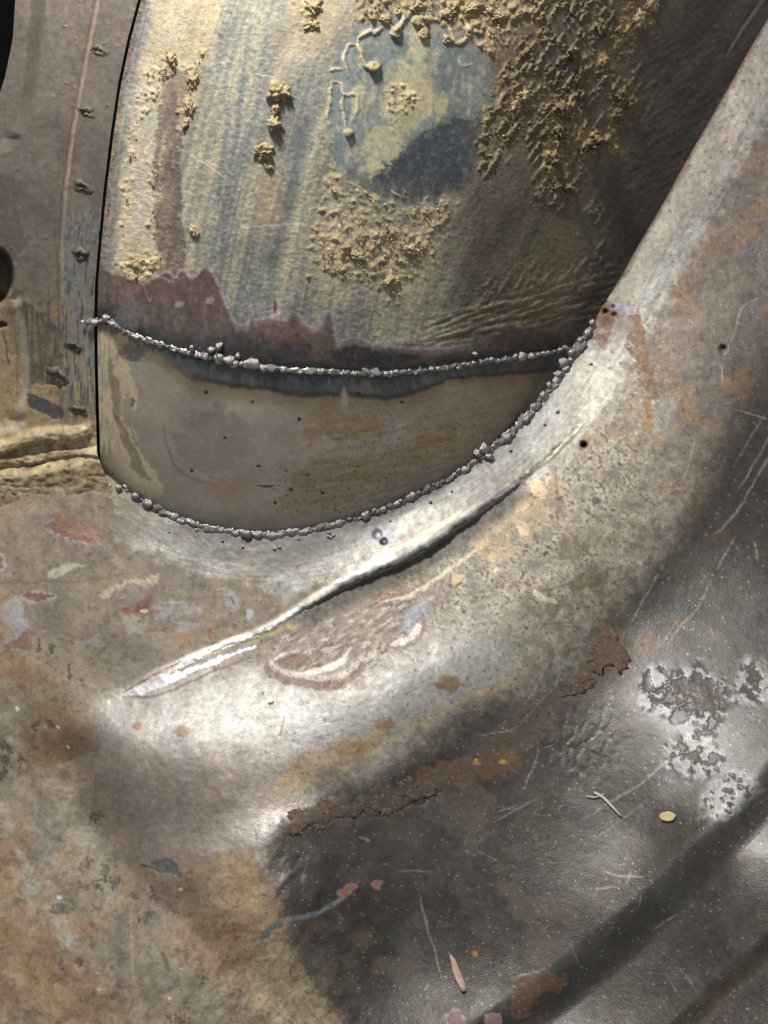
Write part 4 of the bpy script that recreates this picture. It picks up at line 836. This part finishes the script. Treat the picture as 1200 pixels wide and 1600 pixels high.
    for pts, w in (([(1040, 878), (1015, 920), (980, 985)], 4), ([(1150, 838), (1120, 890)], 4), ([(1112, 905), (1090, 950), (1058, 985), (1040, 1012)], 3.5), ([(1062, 965), (1048, 985), (1032, 1010)], 2.5), ([(860, 1030), (830, 1085), (820, 1095)], 3), ([(880, 1060), (850, 1090), (800, 1140), (740, 1148)], 2), ([(842, 1168), (838, 1185), (820, 1230)], 4),
                   ([(770, 1285), (800, 1268), (840, 1248)], 4), ([(775, 1270), (800, 1262), (812, 1252)], 3), ([(905, 1285), (945, 1258), (1000, 1225), (1040, 1190), (1075, 1160)], 5), ([(940, 1360), (965, 1368), (1005, 1370)], 5), ([(930, 1390), (965, 1385)], 5), ([(985, 1360), (978, 1385)], 3), ([(1018, 1455), (1040, 1440), (1060, 1428)], 4), ([(1002, 1395), (998, 1420)], 3),
                   ([(655, 1395), (668, 1450), (680, 1490), (690, 1530)], 5), ([(890, 1470), (905, 1510)], 2), ([(1060, 1510), (1085, 1540)], 3), ([(1040, 1520), (1062, 1558)], 2), ([(560, 1308), (580, 1315)], 5), ([(1215, 690), (1150, 800), (1110, 840)], 6), ([(1220, 650), (1170, 740), (1150, 770)], 5), ([(1200, 640), (1145, 730)], 2.5), ([(1178, 845), (1185, 880)], 5), ([(1110, 980), (1120, 1005)], 2), ([(880, 1040), (868, 1070), (870, 1080)], 3), ([(1040, 1145), (1080, 1165), (1140, 1195)], 2), ([(745, 1330), (780, 1345)], 2), ([(620, 1360), (680, 1362)], 3), ([(915, 1320), (960, 1290), (1010, 1250)], 2)):
        s.line(pts, w * .62, sc, soft=1.8, op=.55, wob=2.0, seed=int(pts[0][0]), breakup=.18, bs=6, taper=.2, met=.3, rgh=.45)
    s.line([(408, 1462), (440, 1440), (500, 1425), (545, 1395), (560, 1375)], 7, c8(140, 146, 148), soft=3, op=.8, wob=2, met=.2); s.line([(405, 1470), (425, 1450), (440, 1440)], 11, c8(100, 106, 106), soft=4, op=.9)
    chip(s, [(530, 1395), (550, 1382), (556, 1388), (538, 1400)], 440, c8(186, 170, 160), c8(150, 84, 70), 2.5); chip(s, [(580, 1382), (596, 1376), (592, 1388)], 441, c8(170, 160, 156), c8(158, 110, 98), 1.5)
    chip(s, [(700, 1585), (718, 1580), (724, 1600), (705, 1605)], 442, c8(186, 176, 170), c8(150, 112, 102), 4); chip(s, [(760, 1590), (775, 1584), (782, 1600), (768, 1606)], 443, c8(186, 176, 170), c8(158, 122, 112), 4)
    i = np.nonzero(dk > .3)[0]; s.lay(specks(s.x[i], s.y[i], 15, .025, 444, .05, .10) * .45, c8(170, 166, 160), .5, .4, i=i)  # pale specks paint sparkle glints on to the coat
    i = np.nonzero(ur + roll > .4)[0]; s.lay(specks(s.x[i], s.y[i], 9, .22, 445, .08, .18) * .5, c8(206, 196, 182), .6, .35, i=i); s.lay(specks(s.x[i], s.y[i], 10, .3, 446, .1, .3) * .6, c8(78, 66, 52), i=i)  # roll: painted pale glints, then dark specks
    s.line([(1128, 540), (1135, 548)], 6, c8(46, 42, 40)); s.line([(1200, 460), (1160, 480), (1148, 520), (1130, 560), (1128, 600)], 1.8, c8(196, 188, 176), op=.6, breakup=.15); s.line([(1085, 690), (1075, 730), (1065, 755)], 2, c8(196, 188, 176), op=.6)
    s.line([(1150, 640), (1200, 655)], 2, c8(190, 184, 176), op=.6)
    for a in ((912, 695, 4.6, 4.4), (944, 470, 5, 4), (958, 478, 4, 3)): s.blob(*a, c=c8(22, 20, 18), soft=.25, na=.2)  # small holes blackened in colour to deepen their shade
    s.blob(598, 846, 6, 5, c8(44, 42, 48), soft=.3); s.blob(600, 835, 24, 14, c8(132, 132, 150), soft=.8, op=.5)
    # relief
    s.h += .7 * s.fb(38, 4, 450) * (1 - .8 * dk) + .25 * g * (1 - dk) + 2.0 * s.fb(150, 3, 451) * (1 - .5 * dk)
    s.h += .10 * fbm(x, y, 7, 2, 452) * dk
    s.h += low * (3.0 * s.fb(80, 3, 455) + 1.6 * fbm(x, y, 30, 4, 456, 1, 2.2, ang=.6))
    wear(s, .17, 460, .45, .0)
    nd = 1 - dk
    s.rgh = s.rgh * dk + (.30 + .60 * s.rgh) * nd; s.met = s.met * (dk + .7 * nd); s.c *= (1 - .10 * nd - .07 * low)[:, None]
def FOLD_side(x, y):
    return -seg(x, y, FOLD)[2]
VAL2 = cr([(1745, -300), (1400, 240), (1290, 430), (1200, 590), (1090, 780), (1000, 900), (930, 985), (880, 1050), (800, 1090), (700, 1135), (610, 1195), (530, 1225), (450, 1265), (395, 1300), (300, 1400)])

# ------------------------------------------------------------------ build the sheets
UP_POLY = np.vstack([[(225, -200)], [(p[0] + 2.5, p[1]) for p in CRACK[1:9]], SEAM[6:] + np.array([0, 4]), [(930, 560), (1010, 545), (1500, 0), (1560, -200)]])
PA_POLY = np.vstack([[(p[0] + 2.5, p[1]) for p in CRACK[8:]][::-1], SEAM[8:] + np.array([0, -5]), [(925, 545), (950, 560)], (WELD + np.array([6, 16]))[::-1][6:], [(162, 752)]])
FL_TOP = [(-440, 830), (-200, 812), (0, 792), (60, 770), (120, 748), (150, 737)]
FL_POLY = np.vstack([FL_TOP, WELD, EDGE[1:], VALLEY[:14], [(720, 1960), (-440, 1960)]])
BT_POLY = np.vstack([[(1745, -200)], np.array(VALLEY[1:13]) + np.array([-2.0, -2.0]), [(540, 1611), (715, 1960), (1760, 1960), (1800, -200)]])
SD_POLY = np.vstack([[(25, -200), (24, 0), (20, 60), (8, 120), (-5, 160), (-40, 230), (-440, 380), (-440, 870), (0, 835), (130, 800), (175, 770), (158, 726)],
                     [(p[0] - 2.5, p[1]) for p in CRACK[::-1]]])

housing = thing("wheel_housing", "rounded steel wheel housing with tan crust and a welded lower patch", "wheel housing", W1(500, 800, 20))
side = thing("side_panel", "flat grey brown steel side panel with spot-welded flange left of the rounded housing", "body panel", W1(60, 800, 0))
floor = thing("rolled_panel", "worn bare steel panel rolled round the welded housing, with a torn bright lip", "body panel", W1(300, 1300, 250))
boot = thing("boot_panel", "black coated pressed steel panel with scratches and a diagonal channel", "body panel", W1(900, 1400, 300))

def make_sheet(name, poly, hf, paint, mat, parent, skirt, label=None, lift=0):
    s = Sheet(poly, hf); paint(s); s.h += lift
    o = s.build(name, mat, None, skirt); adopt(o, parent)
    if label: o["label"] = label
    return s
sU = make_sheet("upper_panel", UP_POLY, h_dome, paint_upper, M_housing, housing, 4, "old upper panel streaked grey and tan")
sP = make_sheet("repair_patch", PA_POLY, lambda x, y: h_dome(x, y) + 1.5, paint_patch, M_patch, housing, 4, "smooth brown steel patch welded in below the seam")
sS = make_sheet("panel_sheet", SD_POLY, h_side, paint_side, M_side, side, 6)
sF = make_sheet("panel_sheet", FL_POLY, h_floor, paint_floor, M_floor, floor, 9)
sB = make_sheet("panel_sheet", BT_POLY, h_floor, paint_floor, M_boot, boot, 6, lift=-0.25)

def mesh_obj(name, bm, mat, parent=None, smooth=True):
    me = bpy.data.meshes.new(name); bm.to_mesh(me); bm.free()
    if smooth: me.polygons.foreach_set("use_smooth", np.ones(len(me.polygons), bool))
    me.materials.append(mat)
    o = bpy.data.objects.new(name, me); col.objects.link(o)
    if parent: adopt(o, parent)
    return o
def top(o, label, cat, group=None):
    o["label"] = label; o["category"] = cat
    if group: o["group"] = group

# black sheet painted as the shade inside the hollow, seen through hole and joint
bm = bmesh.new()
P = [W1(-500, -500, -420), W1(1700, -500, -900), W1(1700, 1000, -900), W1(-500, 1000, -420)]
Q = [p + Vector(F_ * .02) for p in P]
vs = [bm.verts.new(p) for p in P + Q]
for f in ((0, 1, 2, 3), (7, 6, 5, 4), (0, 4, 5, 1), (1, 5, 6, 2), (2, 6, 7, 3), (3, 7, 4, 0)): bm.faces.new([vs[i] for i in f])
o = mesh_obj("cavity_shade_sheet", bm, M_black, smooth=False); o["kind"] = "structure"

# ------------------------------------------------------------------ lumps: shared low-poly pebbles
def pebble(seed, sub=2, rough=.22, flat=1.0):
    r = random.Random(seed); bm = bmesh.new(); bmesh.ops.create_icosphere(bm, subdivisions=sub, radius=1.0)
    ph = [(r.uniform(0, 6), r.uniform(0, 6), r.uniform(0, 6)) for _ in range(3)]
    for v in bm.verts:
        c = v.co.copy(); k = 1.0
        for j, (a, b, d) in enumerate(ph): k += rough / (j + 1) * math.sin(c.x * (2 + j * 1.7) + a) * math.sin(c.y * (2.3 + j * 1.5) + b) * math.cos(c.z * (1.8 + j * 1.9) + d) * 1.6
        v.co = c * k; v.co.z *= flat
    me = bpy.data.meshes.new("pebble"); bm.to_mesh(me); bm.free()
    me.polygons.foreach_set("use_smooth", np.ones(len(me.polygons), bool))
    return me
FRAME = Matrix((Vector(R_), Vector(U_), Vector(-F_))).transposed().to_4x4()      # columns: right, up, towards the lens
def put(name, me, mat, x, y, h, r, parent, ang=0, sx=1, sy=1, sz=1):
    if not me.materials: me.materials.append(mat)
    o = bpy.data.objects.new(name, me); col.objects.link(o)
    k = r * (D0 - h * PX) / F
    M = Matrix.Translation(W1(x, y, h)) @ FRAME @ Matrix.Rotation(-ang, 4, 'Z') @ Matrix.Diagonal((k * sx, k * sy, k * sz, 1))
    o.matrix_world = M
    if parent: o.parent = parent; o.matrix_parent_inverse = parent.matrix_world.inverted()
    return o
def along(P, step):
    P = np.array(P); dl = np.hypot(*np.diff(P, axis=0).T); L = np.concatenate([[0], np.cumsum(dl)])
    t = 0.0
    while t < L[-1]:
        a = np.interp(t, L, P[:, 0]); b = np.interp(t, L, P[:, 1]); a2 = np.interp(t + 2, L, P[:, 0]); b2 = np.interp(t + 2, L, P[:, 1])
        yield t, t / L[-1], a, b, math.atan2(b2 - b, a2 - a)
        t += step()
def hv(f, x, y): return float(f(np.array([float(x)]), np.array([float(y)]))[0])
def seam_strip(name, P, f, rad, mat, parent, lift=0.0, seed=0):
    """lumpy run of weld metal following the joint"""
    P = np.array(P); r = random.Random(seed); bm = bmesh.new(); rows = []
    pts = list(along(P, lambda: 3.2)); n = 9
    hs = f(np.array([p[2] for p in pts]), np.array([p[3] for p in pts]))
    for (t, u, a, b, an), h in zip(pts, hs):
        w = rad * (0.75 + .35 * math.sin(t * .55 + seed) * math.sin(t * .23) + r.uniform(-.18, .18)); w *= min(1, .3 + u * 12, .3 + (1 - u) * 12)
        nx, ny = -math.sin(an), math.cos(an); row = []
        for j in range(n):
            th = math.pi * j / (n - 1)
            o_ = -math.cos(th) * w * 1.15; z = math.sin(th) * w * .5 - 1.2 + r.uniform(-.4, .4)
            row.append(bm.verts.new(W1(a + nx * o_, b + ny * o_, h + lift + z)))
        rows.append(row)
    for A, B in zip(rows[:-1], rows[1:]):
        for j in range(n - 1): bm.faces.new((A[j], A[j + 1], B[j + 1], B[j]))
    bmesh.ops.recalc_face_normals(bm, faces=bm.faces)
    return mesh_obj(name, bm, mat, parent)
BEADS = [pebble(i, 2, .26, .8) for i in range(6)]; BEADS_D = [pebble(20 + i, 2, .4, .8) for i in range(5)]
bpy.context.view_layer.update()
r = random.Random(3)
w1 = seam_strip("weld_seam", SEAM[6:], h_dome, 5.2, M_bead_dark, housing, 2.5, 1); w1["label"] = "beaded weld joining the patch to the upper panel"
w2 = seam_strip("weld_seam", WELD[4:], lambda x, y: np.maximum(tps(x, y), h_dome(x, y)), 6.5, M_bead_dark, housing, .5, 2); w2["label"] = "beaded weld between the patch and the floor"
bpy.context.view_layer.update()
def beads(P, f, par, size, step, lo=0, hi=1, jit=2.5, bright=.65, lift=4):
    for t, u, a, b, an in along(P, step):
        if not lo <= u <= hi: continue
        br = r.random() < bright
        me = r.choice(BEADS if br else BEADS_D); sz = size(u) * r.choice((.6, .8, .9, 1.0, 1.1, 1.5))
        aa = a + r.uniform(-jit, jit); bb = b + r.uniform(-jit, jit)
        put("weld_bead", me, M_bead if br else M_bead_dark, aa, bb, hv(f, aa, bb) + lift * r.uniform(.5, 1.1), sz, par, an + r.uniform(-.5, .5), r.uniform(1.0, 1.5), r.uniform(.8, 1.0), r.uniform(.5, .75))
fw = lambda x, y: np.maximum(tps(x, y), h_dome(x, y))
beads(SEAM, h_dome, w1, lambda u: 4.1 + 1.1 * math.sin(u * 23) + (1.2 if .2 < u < .5 else 0), lambda: r.uniform(6.5, 11), .0, 1)
beads(WELD, fw, w2, lambda u: 5.0 if u < .75 else 6.2, lambda: r.uniform(6, 9.5), .04, 1, 3, .5, 1.5)
for a, b, s_ in ((148, 503, 9), (166, 498, 9), (176, 506, 6), (330, 547, 8), (342, 542, 9), (344, 558, 9), (300, 545, 7), (372, 556, 6), (322, 558, 8), (367, 570, 10), (742, 553, 6), (750, 566, 5), (716, 575, 5)):
    put("weld_bead", BEADS[(a + b) % 6], M_bead, a, b, hv(h_dome, a, b) + 5, s_ * .75, w1, a, 1.1, .9, .9)
for a, b, s_ in ((925, 505, 7), (918, 520, 8), (906, 533, 8), (893, 552, 9), (882, 568, 11), (872, 584, 8), (858, 602, 7), (848, 618, 7), (822, 656, 8), (792, 684, 9), (756, 702, 11), (764, 714, 8), (745, 708, 8), (232, 786, 9), (212, 776, 7), (186, 762, 6), (385, 836, 10), (572, 806, 9)):
    put("weld_bead", BEADS[(a + b) % 6], M_bead, a, b, hv(fw, a, b) + 4, s_ * .78, w2, b, 1.15, .95, .9)

# ------------------------------------------------------------------ dried dirt on the housing
hU = None
def u_height(x, y):
    return hv(h_dome, x, y)
from mathutils import noise as mnoise
r = random.Random(11)
bpy.context.view_layer.update()
def clump(cx, cy, rx, ry, out, mat=None, fr=1.0, sub=4):
    """one crusty lump of dirt, broken up by several octaves of noise"""
    bm = bmesh.new(); bmesh.ops.create_icosphere(bm, subdivisions=sub, radius=1.0)
    off = Vector((r.uniform(0, 99), r.uniform(0, 99), r.uniform(0, 99))); h0 = hv(h_dome, cx, cy); an = r.uniform(-.6, .6)
    for v in bm.verts:
        c = v.co.copy(); f = fr * max(rx, ry) / 9.0
        k = .72 + .55 * mnoise.noise(c * 1.1 * f + off) + .42 * mnoise.noise(c * 2.6 * f + off) + .26 * mnoise.noise(c * 6 * f + off)
        k = max(.25, k); X = c.x * k * rx; Y = c.y * k * ry
        x = cx + X * math.cos(an) - Y * math.sin(an); y = cy + X * math.sin(an) + Y * math.cos(an)
        v.co = W1(x, y, float(h_dome(np.array(x), np.array(y))) + c.z * k * out + out * .15)
    return mesh_obj("dirt_clump", bm, mat or M_dirt, housing, True)
for a in ((436, 142, 20, 17, 12), (431, 170, 8, 9, 8), (428, 194, 14, 12, 12), (413, 236, 17, 15, 12), (418, 260, 8, 8, 6), (303, 362, 7, 14, 6), (268, 92, 9, 17, 6), (302, 122, 11, 17, 6), (295, 165, 8, 16, 6), (290, 190, 6, 10, 5),
          (490, 10, 14, 16, 6), (486, 40, 16, 8, 5), (818, 150, 14, 11, 11), (806, 166, 9, 10, 8), (586, 104, 10, 8, 8), (659, 34, 13, 9, 7), (664, 54, 8, 10, 6), (620, 50, 8, 11, 7), (700, 60, 10, 8, 6), (610, 440, 14, 10, 7), (560, 400, 16, 9, 6), (640, 390, 14, 8, 6), (214, 412, 16, 10, 5), (237, 415, 10, 8, 5),
          (1000, 30, 12, 20, 10), (1020, 5, 12, 16, 9), (700, 20, 16, 9, 7), (740, 12, 18, 10, 8), (780, 24, 14, 10, 7), (650, 8, 14, 8, 7), (600, 30, 14, 7, 6)):
    clump(*a)
for a in ((934, 224, 24, 12, 34), (920, 228, 12, 8, 24), (880, 172, 10, 16, 18), (876, 205, 9, 14, 9), (868, 250, 10, 16, 9), (890, 295, 12, 8, 10), (874, 292, 8, 9, 8), (972, 150, 10, 12, 9), (964, 178, 9, 12, 8), (984, 165, 7, 9, 7), (905, 120, 8, 16, 9), (894, 82, 10, 12, 10), (908, 145, 8, 10, 9), (940, 40, 10, 16, 9)):
    clump(*a[:4], a[4] * (1.7 if a[4] < 18 else 1), M_dirt_shaded)

# fine crumbs, far too many to count
def crumbs(name, zones, n_per, mat, parent, smin, smax, hf, seed):
    r = np.random.RandomState(seed); V = []; Fc = []
    bm = bmesh.new(); bmesh.ops.create_icosphere(bm, subdivisions=1, radius=1); bm.verts.ensure_lookup_table()
    base = np.array([v.co[:] for v in bm.verts]); fc = np.array([[v.index for v in f.verts] for f in bm.faces]); bm.free()
    keep = base
    k = 0
    for P, hh, dens in zones:
        x0, y0 = P.min(0); x1, y1 = P.max(0)
        n = int((x1 - x0) * (y1 - y0) / 1000.0 * n_per * (.4 + dens))
        x = r.uniform(x0, x1, n); y = r.uniform(y0, y1, n); m = inside(x, y, P) & (fbm(x, y, 26, 3, 77) + r.uniform(-.25, .25, n) > .02); x, y = x[m], y[m]
        if not len(x): continue
        h = hf(x, y) + r.uniform(0, hh * .8, len(x))
        s = r.uniform(smin, smax, len(x)) * np.where(r.rand(len(x)) < .12, 1.7, 1)
        for i in range(len(x)):
            d = keep * (1 + r.uniform(-.3, .3, (len(keep), 1)))
            px = x[i] + d[:, 0] * s[i]; py = y[i] + d[:, 1] * s[i] * .8; ph = h[i] + d[:, 2] * s[i] * .8
            V.append(np.stack([px, py, ph], 1)); Fc.append(fc + k); k += len(keep)
    V = np.vstack(V); W = W3(V[:, 0], V[:, 1], V[:, 2])
    me = bpy.data.meshes.new(name); me.from_pydata(W.tolist(), [], np.vstack(Fc).tolist()); me.materials.append(mat)
    me.polygons.foreach_set("use_smooth", np.ones(len(me.polygons), bool))
    o = bpy.data.objects.new(name, me); col.objects.link(o); adopt(o, parent); o["kind"] = "stuff"
    return o
lightz = [z for z in CRUMB_ZONES if z[0][:, 0].mean() < 800]; darkz = [z for z in CRUMB_ZONES if z[0][:, 0].mean() >= 800]
crumbs("dirt_crumbs", lightz, 26, M_dirt, housing, .7, 1.8, h_dome, 5)
crumbs("dirt_crumbs", darkz, 40, M_dirt_shaded, housing, .7, 1.9, h_dome, 6)
wide = [(np.array([(760, 60), (1000, -20), (1040, 60), (960, 200), (900, 330), (820, 420), (780, 300)]), 3, .0)]
crumbs("dirt_crumbs", wide, 6, M_dirt_shaded, housing, .8, 1.8, h_dome, 8)

# ------------------------------------------------------------------ side panel details
bpy.context.view_layer.update()
M_spot = plain_mat("spot_weld_steel", c8(88, 78, 66), .2, .6, .35, 500, .8)
def crater(name, cx, cy, rx, ry, hgt, mat, parent, hf, seed, ang=0):
    """raised burr ring with a sunken middle"""
    r = random.Random(seed); bm = bmesh.new(); rows = []
    prof = [(1.35, -1.5), (1.0, .35 * hgt), (.7, .9 * hgt), (.42, .5 * hgt), (.15, .3 * hgt)]; n = 14
    jit = [r.uniform(.6, 1.35) for _ in range(n)]; up = [r.uniform(.2, 1.3) for _ in range(n)]
    for k, (q, z) in enumerate(prof):
        row = []
        for j in range(n):
            th = 2 * math.pi * j / n; X = q * rx * jit[j] * math.cos(th); Y = q * ry * jit[j] * math.sin(th)
            x = cx + X * math.cos(ang) - Y * math.sin(ang); y = cy + X * math.sin(ang) + Y * math.cos(ang)
            row.append(bm.verts.new(W1(x + r.uniform(-1, 1), y + r.uniform(-1, 1), hv(hf, x, y) + z * (up[j] if k in (1, 2) else 1) * (1.35 if math.sin(th) < 0 else .6))))
        rows.append(row)
    for A, B in zip(rows[:-1], rows[1:]):
        for j in range(n): bm.faces.new((A[j], B[j], B[(j + 1) % n], A[(j + 1) % n]))
    bm.faces.new(rows[-1][::-1])
    bmesh.ops.recalc_face_normals(bm, faces=bm.faces)
    return mesh_obj(name, bm, mat, parent)
for k, a in enumerate(((154, 79, 12, 8, 3), (135, 174, 14, 8, 4), (127, 291, 14, 9, 6), (125, 398, 13, 9, 6), (117, 543, 14, 8, 5), (91, 588, 16, 10, 5), (122, 642, 13, 7, 4))):
    crater("spot_weld", *a, M_spot, side, h_side, k, .35)

# ------------------------------------------------------------------ flakes, scale and loose bits
def flake(name, pts, hf, lift, thick, mat, parent, seed, curl=0.0, sub=3, rag=1.5):
    """thin irregular chip lying on the sheet, slightly curled, with real thickness"""
    P = cr(pts, sub, True); r = random.Random(seed); k = rag; PS = P
    P = P + k * np.stack([fbm(P[:, 0], P[:, 1], 9, 3, seed), fbm(P[:, 0], P[:, 1], 9, 3, seed + 50)], 1) + np.array([[r.uniform(-.5, .5) * k / 4, r.uniform(-.5, .5) * k / 4] for _ in P])
    c = P.mean(0); bm = bmesh.new(); n = len(P); rings = []
    for q in (1.0, .66, .33):
        X = c + ((P if q == 1 else PS) - c) * q; H = hf(X[:, 0], X[:, 1]) + lift + curl * q * q + np.array([r.uniform(-.5, .5) for _ in P]) + (rag * .10) * fbm(X[:, 0], X[:, 1], 8, 3, seed + 9)
        rings.append([bm.verts.new(W1(a, b, h)) for (a, b), h in zip(X, H)])
    cv = bm.verts.new(W1(c[0], c[1], hv(hf, *c) + lift))
    H = hf(P[:, 0], P[:, 1]) + lift + curl - thick
    low = [bm.verts.new(W1(a, b, h)) for (a, b), h in zip(P, H)]
    for A, B in ((low, rings[0]), (rings[0], rings[1]), (rings[1], rings[2])):
        for j in range(n): bm.faces.new((A[j], A[(j + 1) % n], B[(j + 1) % n], B[j]))
    for j in range(n): bm.faces.new((rings[2][j], rings[2][(j + 1) % n], cv))
    bmesh.ops.recalc_face_normals(bm, faces=bm.faces)
    return mesh_obj(name, bm, mat, parent)
for k, (pts, m) in enumerate((
    ([(452, 1268), (470, 1262), (484, 1270), (482, 1290), (468, 1300), (456, 1306), (450, 1285)], M_rust), ([(498, 1252), (516, 1248), (522, 1262), (505, 1272), (494, 1264)], M_rust), ([(490, 1285), (510, 1280), (512, 1290), (496, 1298)], M_rust),
    ([(540, 1265), (560, 1256), (566, 1268), (552, 1276)], M_rust), ([(584, 1250), (600, 1240), (620, 1242), (632, 1256), (620, 1268), (600, 1272), (588, 1266)], M_rust), ([(622, 1222), (640, 1216), (654, 1228), (660, 1240), (645, 1250), (628, 1240)], M_rust), ([(655, 1228), (676, 1224), (680, 1236), (664, 1248)], M_rust),
    ([(930, 990), (955, 980), (965, 1000), (985, 1030), (975, 1050), (950, 1040), (935, 1055), (915, 1040), (925, 1015)], M_rust), ([(860, 1075), (890, 1062), (925, 1060), (930, 1075), (900, 1085), (865, 1090)], M_rust), ([(802, 1118), (830, 1100), (845, 1108), (825, 1128), (806, 1132)], M_rust))):
    flake("rust_scale", pts, lambda x, y: h_floor(x, y), .2, 2.0, m, boot, k, .4, 8, 9.0)
def strand(name, P, w, hf, lift, mat):
    P = cr(P, 4); bm = bmesh.new(); rows = []
    H = hf(P[:, 0], P[:, 1]) + lift
    T = np.gradient(P, axis=0); T /= np.hypot(*T.T)[:, None]
    for k, ((a, b), h, (tx, ty)) in enumerate(zip(P, H, T)):
        ww = w * (.5 + .5 * math.sin(math.pi * min(1, (k + .8) / len(P) + .1)))
        rows.append([bm.verts.new(W1(a - ty * ww * math.cos(q), b + tx * ww * math.cos(q), h + ww * .7 * math.sin(q))) for q in (0, 1.05, 2.09, 3.14, 4.19, 5.24)])
    for A, B in zip(rows[:-1], rows[1:]):
        for j in range(6): bm.faces.new((A[j], A[(j + 1) % 6], B[(j + 1) % 6], B[j]))
    bm.faces.new(rows[0]); bm.faces.new(rows[-1][::-1])
    bmesh.ops.recalc_face_normals(bm, faces=bm.faces)
    return mesh_obj(name, bm, mat)
st = strand("straw_scrap", [(928, 1238), (942, 1246), (956, 1260), (970, 1275)], 2.6, h_floor, 2.5, M_straw); top(st, "pale straw scrap lying on the black coated panel", "straw")
tw = strand("twig", [(916, 1244), (930, 1246), (945, 1240)], 1.6, h_floor, 2.0, M_straw); bpy.context.view_layer.update(); tw.parent = st; tw.matrix_parent_inverse = st.matrix_world.inverted()
top(flake("paint_flake", [(1030, 1272), (1044, 1268), (1056, 1274), (1050, 1282), (1034, 1281)], h_floor, 2.5, 3, M_flake, None, 50, .6), "small cream oval paint flake on the black panel above the channel", "flake")
top(flake("paint_flake", [(702, 1492), (710, 1498), (720, 1520), (728, 1544), (722, 1549), (712, 1530)], h_floor, 2.5, 3, M_pink, None, 51, 1.2), "long pink paint flake curling off the black panel", "flake")

# spatter balls on the floor by the weld
bpy.context.view_layer.update()
r = random.Random(29)
for _ in range(26):
    t = r.random(); i = int(t * (len(WELD) - 1)); a, b = WELD[i]; a += r.uniform(-14, 26); b += r.uniform(6, 26)
    put("weld_spatter", BEADS[r.randrange(6)], M_bead, a, b, hv(h_floor, a, b) + 1, r.uniform(1.6, 3.2), w2, 0)
